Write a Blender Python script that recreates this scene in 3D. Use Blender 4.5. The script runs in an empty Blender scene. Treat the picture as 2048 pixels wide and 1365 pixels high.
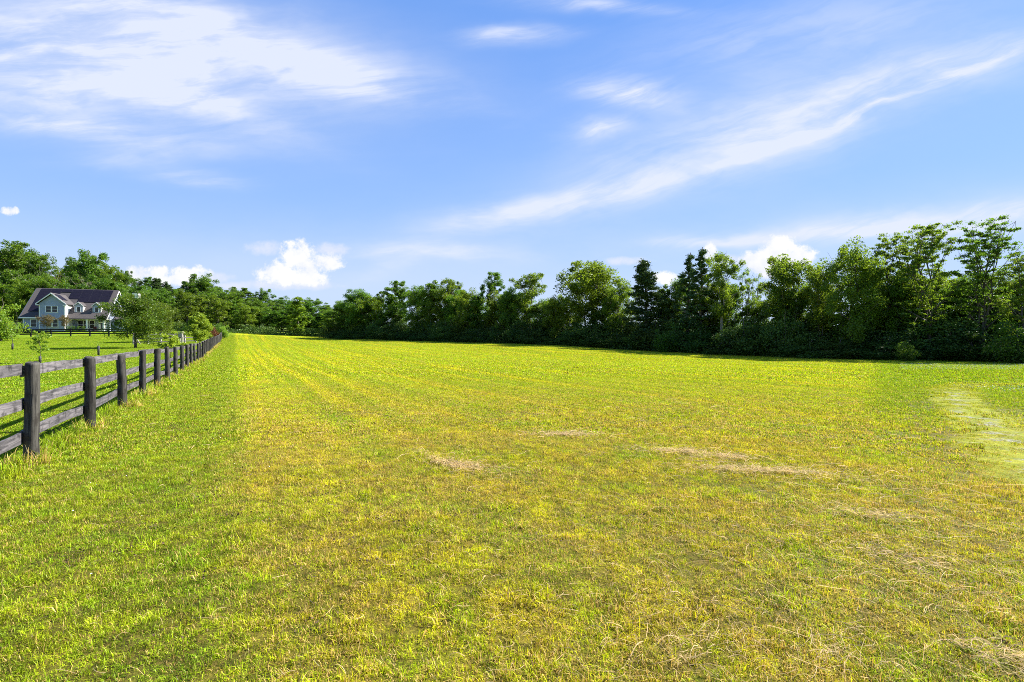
import bpy, math, random
import numpy as np
from mathutils import Vector, Matrix
R = math.radians
SC = bpy.context.scene
COL = SC.collection

# ------------------------------------------------------------------ camera
CAMZ = 1.6
cam = bpy.data.cameras.new('camera'); camo = bpy.data.objects.new('camera', cam); COL.objects.link(camo)
camo.location = (0, 0, CAMZ); camo.rotation_euler = (R(90), 0, 0)
cam.sensor_width = 36.0; cam.lens = 36.0 * 1000 / 2048; cam.clip_start = 0.05; cam.clip_end = 12000
SC.camera = camo
SC.view_settings.view_transform = 'Standard'; SC.view_settings.look = 'None'
SC.view_settings.exposure = 1.6; SC.view_settings.gamma = 1.0
SC.render.engine = 'CYCLES'
SC.cycles.max_bounces = 8; SC.cycles.diffuse_bounces = 3; SC.cycles.transmission_bounces = 5
SC.cycles.transparent_max_bounces = 6; SC.cycles.glossy_bounces = 2
SC.cycles.use_denoising = False; SC.cycles.pixel_filter_type = 'BLACKMAN_HARRIS'; SC.cycles.filter_width = 0.95

# ------------------------------------------------------------------ sun
SUN_AZ = R(24)      # from +x towards +y
SUN_EL = R(42)
sd = Vector((math.cos(SUN_AZ) * math.cos(SUN_EL), math.sin(SUN_AZ) * math.cos(SUN_EL), math.sin(SUN_EL)))
sl = bpy.data.lights.new('sun', 'SUN'); sl.energy = 5.0; sl.angle = R(0.5); sl.color = (1.0, 0.955, 0.87)
so = bpy.data.objects.new('sun', sl); COL.objects.link(so)
so.rotation_euler = sd.to_track_quat('Z', 'Y').to_euler(); so.location = (60, 30, 80)

# ------------------------------------------------------------------ node helper
class NT:
    def __init__(s, nt): s.nt = nt
    def new(s, t, **k):
        n = s.nt.nodes.new(t)
        for a, b in k.items(): setattr(n, a, b)
        return n
    def put(s, sock, v):
        if v is None: return
        if hasattr(v, 'is_output'): s.nt.links.new(v, sock)
        else:
            if isinstance(v, (tuple, list)) and sock.type == 'RGBA' and len(v) == 3: v = (*v, 1)
            sock.default_value = v
    def m(s, op, a, b=None, c=None, clamp=False):
        n = s.new('ShaderNodeMath', operation=op, use_clamp=clamp)
        for i, v in enumerate((a, b, c)): s.put(n.inputs[i], v)
        return n.outputs[0]
    def vec(s, x, y, z=0.0):
        n = s.new('ShaderNodeCombineXYZ')
        for i, v in enumerate((x, y, z)): s.put(n.inputs[i], v)
        return n.outputs[0]
    def sep(s, v):
        n = s.new('ShaderNodeSeparateXYZ'); s.put(n.inputs[0], v); return n.outputs
    def noise(s, v, scale, detail=3.0, rough=0.55, dist=0.0, col=False):
        n = s.new('ShaderNodeTexNoise'); s.put(n.inputs['Vector'], v)
        n.inputs['Scale'].default_value = scale; n.inputs['Detail'].default_value = detail
        n.inputs['Roughness'].default_value = rough; n.inputs['Distortion'].default_value = dist
        return n.outputs['Color' if col else 'Fac']
    def ss(s, v, a, b, lo=0.0, hi=1.0):
        n = s.new('ShaderNodeMapRange', interpolation_type='SMOOTHSTEP')
        s.put(n.inputs['Value'], v); n.inputs['From Min'].default_value = a; n.inputs['From Max'].default_value = b
        n.inputs['To Min'].default_value = lo; n.inputs['To Max'].default_value = hi
        return n.outputs[0]
    def mix(s, f, a, b, mode='MIX'):
        n = s.new('ShaderNodeMix', data_type='RGBA', blend_type=mode)
        s.put(n.inputs[0], f); s.put(n.inputs[6], a); s.put(n.inputs[7], b)
        return n.outputs[2]
    def attr(s, name):
        return s.new('ShaderNodeAttribute', attribute_name=name).outputs['Fac']

# ------------------------------------------------------------------ world
W = bpy.data.worlds.new('World'); SC.world = W; W.use_nodes = True
W.node_tree.nodes.clear()
w = NT(W.node_tree)
sky = w.new('ShaderNodeTexSky', sky_type='NISHITA')
sky.sun_disc = False; sky.sun_elevation = SUN_EL; sky.sun_rotation = math.pi / 2 - SUN_AZ
sky.air_density = 1.0; sky.dust_density = 0.4; sky.ozone_density = 2.5; sky.altitude = 100
dirv = w.new('ShaderNodeTexCoord').outputs['Generated']
dx, dy, dz = w.sep(dirv)
dyc = w.m('MAXIMUM', dy, 0.05)
a0 = w.m('DIVIDE', dx, dyc); b0 = w.m('DIVIDE', dz, dyc)
wn = w.noise(w.vec(a0, w.m('MULTIPLY', b0, 2.0), 0.3), 3.0, 4, 0.6, col=True)
wx, wy, _ = w.sep(wn)
aw = w.m('MULTIPLY_ADD', w.m('SUBTRACT', wx, 0.5), 0.14, a0)
bw = w.m('MULTIPLY_ADD', w.m('SUBTRACT', wy, 0.5), 0.055, b0)
def P(px, py): return (px - 1024) / 1000, (682 - py) / 1000
cir = [  # px, py, half length, half width, angle, strength
 (150, 110, .42, .085, -6, .80), (300, 25, .22, .06, -10, .45), (560, 118, .30, .050, -14, .50), (700, 165, .09, .022, -5, .55),
 (190, 262, .24, .026, -7, .62), (400, 200, .20, .032, -20, .45), (250, 320, .12, .02, 4, .30), (90, 180, .20, .05, -5, .35),
 (1060, 422, .20, .028, 12, .50), (1380, 335, .30, .040, 18, .30), (1770, 208, .34, .010, 21, .75), (1850, 150, .34, .045, 14, .40),
 (1262, 190, .095, .026, -6, .85), (1190, 262, .06, .020, 6, .75), (1040, 74, .085, .018, 2, .80), (1180, 12, .14, .016, -2, .5),
 (1930, 438, .38, .026, 5, .75), (1700, 465, .16, .012, 3, .45), (850, 506, .17, .016, -2, .5), (400, 360, .09, .016, -3, .5), (1420, 482, .11, .010, 1, .6),
 (1600, 60, .30, .07, 10, .24), (1500, 280, .35, .07, 15, .26), (780, 530, .10, .02, 20, .2)]
acc = None
for px, py, L, Wd, an, st in cir:
    ca, cb = P(px, py); t = R(an)
    u = w.m('ADD', w.m('MULTIPLY', w.m('SUBTRACT', aw, ca), math.cos(t) / L), w.m('MULTIPLY', w.m('SUBTRACT', bw, cb), math.sin(t) / L))
    v = w.m('ADD', w.m('MULTIPLY', w.m('SUBTRACT', aw, ca), -math.sin(t) / Wd), w.m('MULTIPLY', w.m('SUBTRACT', bw, cb), math.cos(t) / Wd))
    r2 = w.m('ADD', w.m('MULTIPLY', u, u), w.m('MULTIPLY', v, v))
    g = w.m('MULTIPLY', w.m('EXPONENT', w.m('MULTIPLY', r2, -1.0)), st)
    acc = g if acc is None else w.m('ADD', acc, g)
# fibres along the wind
fv = w.vec(w.m('ADD', w.m('MULTIPLY', aw, 1.3), w.m('MULTIPLY', bw, 0.4)), w.m('MULTIPLY', w.m('SUBTRACT', bw, w.m('MULTIPLY', aw, 0.08)), 9.0), 1.7)
fv2 = w.vec(w.m('ADD', w.m('MULTIPLY', aw, 1.3), w.m('MULTIPLY', bw, 0.4)), w.m('MULTIPLY', w.m('SUBTRACT', bw, w.m('MULTIPLY', aw, 0.32)), 11.0), 5.2)
fib = w.m('ADD', w.m('MULTIPLY', w.noise(fv, 2.0, 9, 0.64, 0.35), w.ss(a0, -0.1, 0.2, 1.0, 0.0)), w.m('MULTIPLY', w.noise(fv2, 2.0, 9, 0.64, 0.35), w.ss(a0, -0.1, 0.2, 0.0, 1.0)))
big = w.noise(w.vec(aw, w.m('MULTIPLY', bw, 2.5), 4.0), 4.5, 4, 0.6)
cirrus = w.m('MULTIPLY', acc, w.m('MULTIPLY', w.ss(fib, 0.30, 0.68, 0.30, 1.35), w.ss(big, 0.3, 0.6, 0.65, 1.15)))
veil = None
for px, py, L, Wd, an, st in ((210, 110, .55, .17, -8, .27), (560, 90, .30, .09, -12, .22), (1450, 290, .45, .09, 17, .20), (1700, 120, .45, .10, 14, .16), (700, 540, .9, .10, 0, .22), (1900, 440, .5, .07, 3, .2)):
    ca, cb = P(px, py); t = R(an)
    u = w.m('ADD', w.m('MULTIPLY', w.m('SUBTRACT', aw, ca), math.cos(t) / L), w.m('MULTIPLY', w.m('SUBTRACT', bw, cb), math.sin(t) / L))
    v = w.m('ADD', w.m('MULTIPLY', w.m('SUBTRACT', aw, ca), -math.sin(t) / Wd), w.m('MULTIPLY', w.m('SUBTRACT', bw, cb), math.cos(t) / Wd))
    g = w.m('MULTIPLY', w.m('EXPONENT', w.m('MULTIPLY', w.m('ADD', w.m('MULTIPLY', u, u), w.m('MULTIPLY', v, v)), -1.0)), st)
    veil = g if veil is None else w.m('ADD', veil, g)
veil = w.m('MULTIPLY', veil, w.ss(big, 0.25, 0.65, 0.7, 1.2))
cirrus = w.m('MINIMUM', w.m('ADD', cirrus, veil), 0.93)
# cumulus
n1 = w.noise(w.vec(a0, b0, 7.1), 26.0, 9, 0.66)
n2 = w.noise(w.vec(a0, b0, 2.1), 8.0, 3, 0.55)
def puff(lst):
    s = None
    for px, py, rx, ry in lst:
        ca, cb = P(px, py)
        u = w.m('MULTIPLY', w.m('SUBTRACT', a0, ca), 1 / rx); v = w.m('MULTIPLY', w.m('SUBTRACT', b0, cb), 1 / ry)
        g = w.m('SUBTRACT', 1.0, w.m('ADD', w.m('MULTIPLY', u, u), w.m('MULTIPLY', v, v)))
        s = g if s is None else w.m('SMOOTH_MAX', s, g, 0.3)
    return s
pf = puff([(598, 512, .046, .034), (560, 542, .054, .026), (648, 524, .046, .022), (590, 556, .080, .018), (610, 535, .05, .03),
           (1560, 506, .050, .036), (1530, 528, .058, .030), (1600, 514, .040, .024),
           (1420, 506, .018, .022), (300, 548, .055, .018), (385, 548, .045, .018), (340, 560, .09, .014), (18, 422, .020, .010),
           (1335, 556, .034, .016)])
soft = puff([(525, 497, .046, .016), (660, 500, .05, .014), (480, 571, .05, .010), (430, 555, .05, .012), (560, 570, .14, .012), (1450, 520, .05, .012), (1250, 522, .05, .01)])
cum = w.ss(w.m('ADD', pf, w.m('MULTIPLY', w.m('SUBTRACT', n1, 0.51), 4.0)), -0.10, 0.75)
cums = w.m('MULTIPLY', w.ss(w.m('ADD', soft, w.m('MULTIPLY', w.m('SUBTRACT', n1, 0.5), 3.0)), -0.3, 1.3), 0.7)
front = w.ss(dy, 0.05, 0.25)
# overall colour of the clear sky, deeper blue with height, pale at the horizon
skc = w.mix(1.0, sky.outputs[0], (0.96, 1.02, 1.30), 'MULTIPLY')
haze = w.ss(dz, -0.02, 0.40, 0.90, 0.0)
skc = w.mix(haze, skc, (3.15, 3.85, 5.5))
gr1 = w.mix(w.ss(dz, -0.05, 0.26), (3.7, 4.4, 5.5), (1.75, 3.05, 5.5))
gr2 = w.mix(w.ss(dz, 0.12, 0.62), gr1, (0.85, 2.05, 5.0))
skc = w.mix(0.78, skc, gr2)
c1 = w.mix(w.m('MULTIPLY', cirrus, front), skc, (4.45, 4.75, 5.6))
cv = w.ss(w.m('ADD', w.m('MULTIPLY', n2, 0.6), w.m('MULTIPLY', n1, 0.4)), 0.35, 0.62)
ccol = w.mix(cv, (4.5, 4.75, 5.3), (5.8, 5.75, 5.7))
c2 = w.mix(w.m('MULTIPLY', cums, front), c1, (4.7, 4.8, 5.3))
c3 = w.mix(w.m('MULTIPLY', cum, front), c2, ccol)
bg = w.new('ShaderNodeBackground'); w.put(bg.inputs[0], c3); bg.inputs[1].default_value = 0.061
wo = w.new('ShaderNodeOutputWorld'); W.node_tree.links.new(bg.outputs[0], wo.inputs[0])

# ------------------------------------------------------------------ terrain
_ty = np.arange(-60, 400, 1.0)
_tz = np.interp(_ty, [-60, 0, 20, 30, 38, 46, 58, 70, 84, 108, 140, 160, 400], [0, 0, 0, .05, .13, .32, .66, .98, 1.3, 1.95, 2.8, 3.0, 3.0])
_k = np.exp(-0.5 * (np.arange(-12, 13) / 4.0) ** 2); _k /= _k.sum()
_tz = np.convolve(np.pad(_tz, 12, mode='edge'), _k, 'valid')
def sm(x): x = np.clip(x, 0, 1); return x * x * (3 - 2 * x)
def zt(x, y):
    x = np.asarray(x, float); y = np.asarray(y, float)
    z = np.interp(y, _ty, _tz)
    z = z + 1.75 * sm((-x - 35) / 55) * sm((y - 72) / 45)
    z = z + sm((y - 122) / 90) * (2.0 + 13.0 * sm((-x - 20) / 150)) * sm((60 - x) / 60)
    z = z - 0.5 * sm((x - 2) / 20) * sm((y - 25) / 30)
    # land behind the hedgerow falls away
    z = z - 3.0 * sm(((x + y) - 100) / 120) * sm((x + 10) / 60)
    z = z + 0.05 * np.sin(x * 0.31 + 1.3) * np.sin(y * 0.23 + 0.4) * sm(np.hypot(x, y) / 20)
    return z
def zf(x, y): return float(zt(x, y))

# ------------------------------------------------------------------ object helpers
def tag(o, label=None, cat=None, group=None, kind=None):
    if label: o['label'] = label
    if cat: o['category'] = cat
    if group: o['group'] = group
    if kind: o['kind'] = kind
    return o
def empty(name, loc, rz=0.0):
    o = bpy.data.objects.new(name, None); COL.objects.link(o); o.location = loc; o.rotation_euler = (0, 0, rz)
    o.empty_display_size = 0.3
    return o
def np_mesh(name, V, F, mats, mi=None, attrs=None, smooth=False):
    V = np.asarray(V, np.float32); F = np.asarray(F, np.int32)
    me = bpy.data.meshes.new(name)
    k = F.shape[1]
    me.vertices.add(len(V)); me.vertices.foreach_set('co', V.ravel())
    me.loops.add(F.size); me.loops.foreach_set('vertex_index', F.ravel())
    me.polygons.add(len(F)); me.polygons.foreach_set('loop_start', np.arange(len(F), dtype=np.int32) * k)
    me.polygons.foreach_set('loop_total', np.full(len(F), k, np.int32))
    for m in (mats if isinstance(mats, (list, tuple)) else [mats]): me.materials.append(m)
    if mi is not None: me.polygons.foreach_set('material_index', np.asarray(mi, np.int32))
    me.polygons.foreach_set('use_smooth', np.full(len(F), smooth))
    for n, a in (attrs or {}).items():
        at = me.attributes.new(n, 'FLOAT', 'POINT'); at.data.foreach_set('value', np.asarray(a, np.float32))
    me.update(calc_edges=True)
    return me
def mobj(name, me, parent=None, loc=(0, 0, 0)):
    o = bpy.data.objects.new(name, me); COL.objects.link(o); o.parent = parent; o.location = loc
    return o
class MB:
    """collects quads / polygons"""
    def __init__(s): s.v = []; s.f = []; s.sm = []
    def poly(s, pts, smooth=False):
        i = len(s.v); s.v += [tuple(p) for p in pts]; s.f.append(list(range(i, i + len(pts)))); s.sm.append(smooth)
    def box(s, x0, x1, y0, y1, z0, z1, M=None):
        c = [Vector(p) for p in ((x0,y0,z0),(x1,y0,z0),(x1,y1,z0),(x0,y1,z0),(x0,y0,z1),(x1,y0,z1),(x1,y1,z1),(x0,y1,z1))]
        if M is not None: c = [M @ p for p in c]
        i = len(s.v); s.v += [tuple(p) for p in c]
        for f in ((0,3,2,1),(4,5,6,7),(0,1,5,4),(1,2,6,5),(2,3,7,6),(3,0,4,7)):
            s.f.append([i + k for k in f]); s.sm.append(False)
    def prism(s, prof, axis, a, b):
        """profile polygon extruded along an axis; prof in the two other axes"""
        def mk(p, t):
            return (t, p[0], p[1]) if axis == 0 else ((p[0], t, p[1]) if axis == 1 else (p[0], p[1], t))
        n = len(prof); i = len(s.v)
        s.v += [mk(p, a) for p in prof] + [mk(p, b) for p in prof]
        s.f.append([i + k for k in range(n)]); s.f.append([i + n + k for k in range(n)][::-1]); s.sm += [False, False]
        for k in range(n):
            j = (k + 1) % n; s.f.append([i + k, i + n + k, i + n + j, i + j]); s.sm.append(False)
    def tube(s, pts, rad, n=8, cap=True):
        pts = [Vector(p) for p in pts]; rings = []
        for k, p in enumerate(pts):
            d = (pts[min(k + 1, len(pts) - 1)] - pts[max(k - 1, 0)])
            if d.length < 1e-6: d = Vector((0, 0, 1))
            d.normalize()
            ref = Vector((1, 0, 0)) if abs(d.x) < 0.8 else Vector((0, 1, 0))
            a = d.cross(ref).normalized(); b = d.cross(a)
            i = len(s.v); r = rad[k] if hasattr(rad, '__len__') else rad
            for q in range(n):
                t = 2 * math.pi * q / n; s.v.append(tuple(p + a * (r * math.cos(t)) + b * (r * math.sin(t))))
            rings.append(i)
        for k in range(len(rings) - 1):
            for q in range(n):
                j = (q + 1) % n; s.f.append([rings[k] + q, rings[k] + j, rings[k + 1] + j, rings[k + 1] + q]); s.sm.append(True)
        if cap:
            s.f.append([rings[-1] + q for q in range(n)]); s.sm.append(False)
            s.f.append([rings[0] + q for q in range(n)][::-1]); s.sm.append(False)
    def mesh(s, name, mat):
        me = bpy.data.meshes.new(name); me.from_pydata(s.v, [], s.f); me.materials.append(mat)
        me.polygons.foreach_set('use_smooth', s.sm)
        import bmesh
        bm = bmesh.new(); bm.from_mesh(me); bmesh.ops.recalc_face_normals(bm, faces=bm.faces); bm.to_mesh(me); bm.free()
        me.update(); return me
    def obj(s, name, mat, parent=None, loc=(0, 0, 0)):
        return mobj(name, s.mesh(name, mat), parent, loc)
def copy_tree(o, parent=None):
    c = o.copy(); COL.objects.link(c)
    if parent is not None: c.parent = parent
    for ch in [k for k in bpy.data.objects if k.parent == o]: copy_tree(ch, c)
    return c

# ------------------------------------------------------------------ materials
def mat(name, col, rough=0.7, noise=None, bump=None, spec=0.3, stretch=None):
    m = bpy.data.materials.new(name); m.use_nodes = True; t = NT(m.node_tree)
    b = m.node_tree.nodes['Principled BSDF']; b.inputs['Roughness'].default_value = rough
    b.inputs['Specular IOR Level'].default_value = spec
    tc = t.new('ShaderNodeTexCoord').outputs['Object']
    if stretch:
        mp = t.new('ShaderNodeMapping'); t.put(mp.inputs[0], tc); mp.inputs['Scale'].default_value = stretch; tc = mp.outputs[0]
    if noise:
        col2, sc_ = noise
        f = t.ss(t.noise(tc, sc_, 6, 0.65), 0.3, 0.7)
        t.put(b.inputs['Base Color'], t.mix(f, col, col2))
    else: b.inputs['Base Color'].default_value = (*col, 1)
    if bump:
        bn = t.new('ShaderNodeBump'); bn.inputs['Strength'].default_value = bump[1]; bn.inputs['Distance'].default_value = bump[2]
        t.put(bn.inputs['Height'], t.noise(tc, bump[0], 5, 0.6)); m.node_tree.links.new(bn.outputs[0], b.inputs['Normal'])
    return m

def field_group():
    g = bpy.data.node_groups.new('field_colour', 'ShaderNodeTree')
    g.interface.new_socket('Green', in_out='OUTPUT', socket_type='NodeSocketColor')
    g.interface.new_socket('Dry', in_out='OUTPUT', socket_type='NodeSocketFloat')
    g.interface.new_socket('Track', in_out='OUTPUT', socket_type='NodeSocketFloat')
    g.interface.new_socket('Gravel', in_out='OUTPUT', socket_type='NodeSocketFloat')
    go = g.nodes.new('NodeGroupOutput'); t = NT(g)
    pos = t.new('ShaderNodeNewGeometry').outputs['Position']
    x, y, z = t.sep(pos)
    s = t.m('MULTIPLY', t.m('ADD', t.m('ADD', x, 2.7), t.m('MULTIPLY', y, 0.553)), 0.875)   # metres right of the fence
    al = t.m('SUBTRACT', t.m('MULTIPLY', y, 0.875), t.m('MULTIPLY', x, 0.484))
    flat = t.vec(x, y, 0.0)
    nbig = t.noise(flat, 0.07, 3, 0.5); nmid = t.noise(flat, 0.45, 4, 0.6); nsm = t.noise(flat, 2.3, 4, 0.65); npat = t.noise(t.vec(x, y, 9.0), 1.1, 4, 0.6)
    stripe = t.noise(t.vec(t.m('MULTIPLY', s, 0.75), t.m('MULTIPLY', al, 0.018), 3.0), 1.0, 3, 0.55)
    stripe2 = t.noise(t.vec(t.m('MULTIPLY', s, 2.4), t.m('MULTIPLY', al, 0.03), 8.0), 1.0, 2, 0.5)
    dist = t.m('SQRT', t.m('ADD', t.m('MULTIPLY', x, x), t.m('MULTIPLY', y, y)))
    lime = (0.41, 0.53, 0.006); gold = (0.58, 0.56, 0.006); green = (0.19, 0.32, 0.006); olive = (0.35, 0.36, 0.006)
    lawn = (0.15, 0.27, 0.006); lawn2 = (0.29, 0.38, 0.008)
    f1 = t.ss(t.m('ADD', t.m('MULTIPLY', stripe, 0.6), t.m('MULTIPLY', nmid, 0.4)), 0.40, 0.60)
    field = t.mix(f1, lime, gold)
    field = t.mix(t.m('MULTIPLY', t.ss(stripe2, 0.45, 0.55), 0.55), field, (0.24, 0.37, 0.004))
    nearf = t.ss(dist, 5.0, 22.0, 1.0, 0.0)
    field = t.mix(t.m('MULTIPLY', t.ss(npat, 0.40, 0.62), t.m('ADD', t.m('MULTIPLY', nearf, 0.55), 0.18)), field, olive)
    field = t.mix(t.m('MULTIPLY', t.ss(nsm, 0.50, 0.68), t.m('ADD', t.m('MULTIPLY', nearf, 0.55), 0.10)), field, green)
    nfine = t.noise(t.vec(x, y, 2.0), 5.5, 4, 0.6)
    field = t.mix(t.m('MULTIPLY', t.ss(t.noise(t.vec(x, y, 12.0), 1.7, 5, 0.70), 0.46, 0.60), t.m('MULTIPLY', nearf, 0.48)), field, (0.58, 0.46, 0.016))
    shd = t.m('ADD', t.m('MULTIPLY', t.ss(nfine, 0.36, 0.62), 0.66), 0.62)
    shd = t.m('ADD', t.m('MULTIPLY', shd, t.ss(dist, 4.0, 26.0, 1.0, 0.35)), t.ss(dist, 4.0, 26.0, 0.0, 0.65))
    # green strip along the fence
    sw = t.m('ADD', t.m('ADD', s, t.m('MULTIPLY', t.m('SUBTRACT', nsm, 0.5), 1.3)), t.m('MULTIPLY', t.m('SUBTRACT', nmid, 0.5), 0.9))
    stripf = t.ss(sw, 1.95, 2.7, 1.0, 0.0)
    stripc = t.mix(t.ss(nsm, 0.35, 0.65), (0.18, 0.29, 0.007), (0.33, 0.39, 0.010))
    field = t.mix(t.m('MULTIPLY', stripf, 0.92), field, stripc)
    # greener corner on the right
    q = t.m('ADD', t.m('SUBTRACT', x, t.m('MULTIPLY', y, 0.727)), t.m('MULTIPLY', t.m('SUBTRACT', t.m('ADD', nmid, nsm), 1.0), 2.4))
    cornf = t.m('MULTIPLY', t.ss(q, -0.7, 0.5), t.ss(y, 6.0, 14.0))
    field = t.mix(t.m('MULTIPLY', cornf, 0.85), field, t.mix(t.ss(nsm, 0.35, 0.65), (0.17, 0.30, 0.006), (0.32, 0.41, 0.008)))
    # lawn left of the fence
    lw = t.mix(t.ss(t.m('ADD', t.m('MULTIPLY', nmid, 0.6), t.m('MULTIPLY', nsm, 0.4)), 0.38, 0.62), lawn, lawn2)
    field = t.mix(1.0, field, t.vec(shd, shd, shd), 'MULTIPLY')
    lawnf = t.ss(s, -0.25, 0.1, 1.0, 0.0)
    field = t.mix(lawnf, field, lw)
    # gravel track
    pts = [(6.2, 5.6), (7.3, 7.2), (8.5, 8.8), (10.3, 11.2), (12.5, 14.1), (14.6, 16.7), (17.0, 18.4), (21.0, 18.8), (30.0, 18.4)]
    wob = t.m('MULTIPLY', t.m('SUBTRACT', nmid, 0.5), 0.9)
    dmin = None
    for (ax, ay), (bx, by) in zip(pts[:-1], pts[1:]):
        ex, ey = bx - ax, by - ay; L2 = ex * ex + ey * ey
        pxn = t.m('SUBTRACT', x, ax); pyn = t.m('SUBTRACT', y, ay)
        h = t.m('ADD', t.m('MULTIPLY', pxn, ex / L2), t.m('MULTIPLY', pyn, ey / L2), clamp=True)
        qx = t.m('SUBTRACT', pxn, t.m('MULTIPLY', h, ex)); qy = t.m('SUBTRACT', pyn, t.m('MULTIPLY', h, ey))
        d = t.m('SQRT', t.m('ADD', t.m('MULTIPLY', qx, qx), t.m('MULTIPLY', qy, qy)))
        dmin = d if dmin is None else t.m('MINIMUM', dmin, d)
    dmin = t.m('ADD', dmin, wob)
    edge = t.ss(dmin, 0.42, 0.78, 1.0, 0.0)
    field = t.mix(t.m('MULTIPLY', edge, 0.9), field, t.mix(t.ss(nsm, .35, .65), (0.28, 0.33, 0.010), (0.44, 0.44, 0.02)))
    grav = t.m('MULTIPLY', t.ss(dmin, 0.10, 0.5, 1.0, 0.0), t.ss(t.noise(flat, 1.9, 6, 0.75), 0.50, 0.62))
    dry = t.m('MULTIPLY', t.m('SUBTRACT', 1.0, lawnf), t.m('MULTIPLY', t.m('SUBTRACT', 1.0, t.m('MULTIPLY', stripf, 0.75)), t.m('SUBTRACT', 1.0, t.m('MULTIPLY', cornf, 0.7))))
    dry = t.m('MULTIPLY', dry, t.ss(t.noise(t.vec(x, y, 5.0), 0.8, 4, 0.65), 0.34, 0.62, 0.35, 1.0))
    dry = t.m('MULTIPLY', dry, t.ss(dist, 6.0, 26.0, 1.0, 0.30))
    g.links.new(field, go.inputs['Green']); g.links.new(dry, go.inputs['Dry']); g.links.new(grav, go.inputs['Gravel']); g.links.new(edge, go.inputs['Track'])
    return g
FG = field_group()

def ground_mat():
    m = bpy.data.materials.new('ground_turf'); m.use_nodes = True; t = NT(m.node_tree)
    b = m.node_tree.nodes['Principled BSDF']; b.inputs['Roughness'].default_value = 0.9; b.inputs['Specular IOR Level'].default_value = 0.1
    g = t.new('ShaderNodeGroup'); g.node_tree = FG
    pos = t.new('ShaderNodeNewGeometry').outputs['Position']; x, y, z = t.sep(pos)
    dist = t.m('SQRT', t.m('ADD', t.m('MULTIPLY', x, x), t.m('MULTIPLY', y, y)))
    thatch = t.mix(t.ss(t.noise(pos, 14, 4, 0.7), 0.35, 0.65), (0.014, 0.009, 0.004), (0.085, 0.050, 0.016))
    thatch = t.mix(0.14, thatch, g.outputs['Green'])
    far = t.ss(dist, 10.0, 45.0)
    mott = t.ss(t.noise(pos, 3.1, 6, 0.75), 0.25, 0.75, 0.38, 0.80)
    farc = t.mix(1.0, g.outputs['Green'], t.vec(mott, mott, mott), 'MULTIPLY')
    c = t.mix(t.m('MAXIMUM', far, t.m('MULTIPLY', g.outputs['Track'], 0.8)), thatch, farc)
    gv = t.mix(t.ss(t.noise(pos, 28, 4, 0.7), 0.38, 0.6), (0.08, 0.076, 0.07), (0.30, 0.29, 0.265))
    c = t.mix(t.m('MULTIPLY', g.outputs['Gravel'], 0.9), c, gv)
    # wood floor and far country
    woods = t.ss(y, 116.0, 150.0)
    c = t.mix(woods, c, t.mix(t.noise(pos, 0.02, 4), (0.05, 0.09, 0.02), (0.12, 0.16, 0.035)))
    t.put(b.inputs['Base Color'], c)
    bn = t.new('ShaderNodeBump'); bn.inputs['Strength'].default_value = 0.8; bn.inputs['Distance'].default_value = 0.06
    t.put(bn.inputs['Height'], t.noise(pos, 9.0, 6, 0.7)); m.node_tree.links.new(bn.outputs[0], b.inputs['Normal'])
    return m

def grass_mat(mode='field'):
    m = bpy.data.materials.new('grass_' + mode); m.use_nodes = True; t = NT(m.node_tree)
    nt = m.node_tree; nt.nodes.clear()
    g = t.new('ShaderNodeGroup'); g.node_tree = FG
    tint = t.attr('tint'); tall = t.attr('up')
    straw = t.mix(t.m('FRACT', t.m('MULTIPLY', tint, 17.0)), (0.66, 0.48, 0.16), (0.42, 0.27, 0.06))
    grn = t.mix(t.m('FRACT', t.m('MULTIPLY', tint, 41.0)), g.outputs['Green'], (0.10, 0.20, 0.018))
    grn = t.mix(0.72, grn, g.outputs['Green'])
    v = t.ss(t.m('FRACT', t.m('MULTIPLY', tint, 7.3)), 0.0, 1.0, 0.68, 1.46)
    grn = t.mix(1.0, grn, t.vec(v, v, v), 'MULTIPLY')
    isdry = t.m('LESS_THAN', tint, t.m('MULTIPLY_ADD', g.outputs['Dry'], 0.38, 0.04))
    dead = t.m('GREATER_THAN', tint, 0.90)
    grn = t.mix(t.m('MULTIPLY', dead, 0.9), grn, (0.085, 0.055, 0.016))
    c = t.mix(isdry, grn, straw)
    c = t.mix(t.m('MULTIPLY', g.outputs['Gravel'], 0.5), c, (0.44, 0.42, 0.2))
    d = t.new('ShaderNodeBsdfDiffuse'); t.put(d.inputs[0], c)
    tr = t.new('ShaderNodeBsdfTranslucent'); t.put(tr.inputs[0], t.mix(0.5, c, t.mix(1.0, c, (1.5, 1.35, 0.5), 'MULTIPLY')))
    mx = t.new('ShaderNodeMixShader'); mx.inputs[0].default_value = 0.34
    nt.links.new(d.outputs[0], mx.inputs[1]); nt.links.new(tr.outputs[0], mx.inputs[2])
    gl = t.new('ShaderNodeBsdfGlossy'); gl.inputs['Roughness'].default_value = 0.45; gl.inputs[0].default_value = (1, 1, 0.9, 1)
    mx2 = t.new('ShaderNodeMixShader'); mx2.inputs[0].default_value = 0.012
    nt.links.new(mx.outputs[0], mx2.inputs[1]); nt.links.new(gl.outputs[0], mx2.inputs[2])
    o = t.new('ShaderNodeOutputMaterial'); nt.links.new(mx2.outputs[0], o.inputs[0])
    return m

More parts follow.
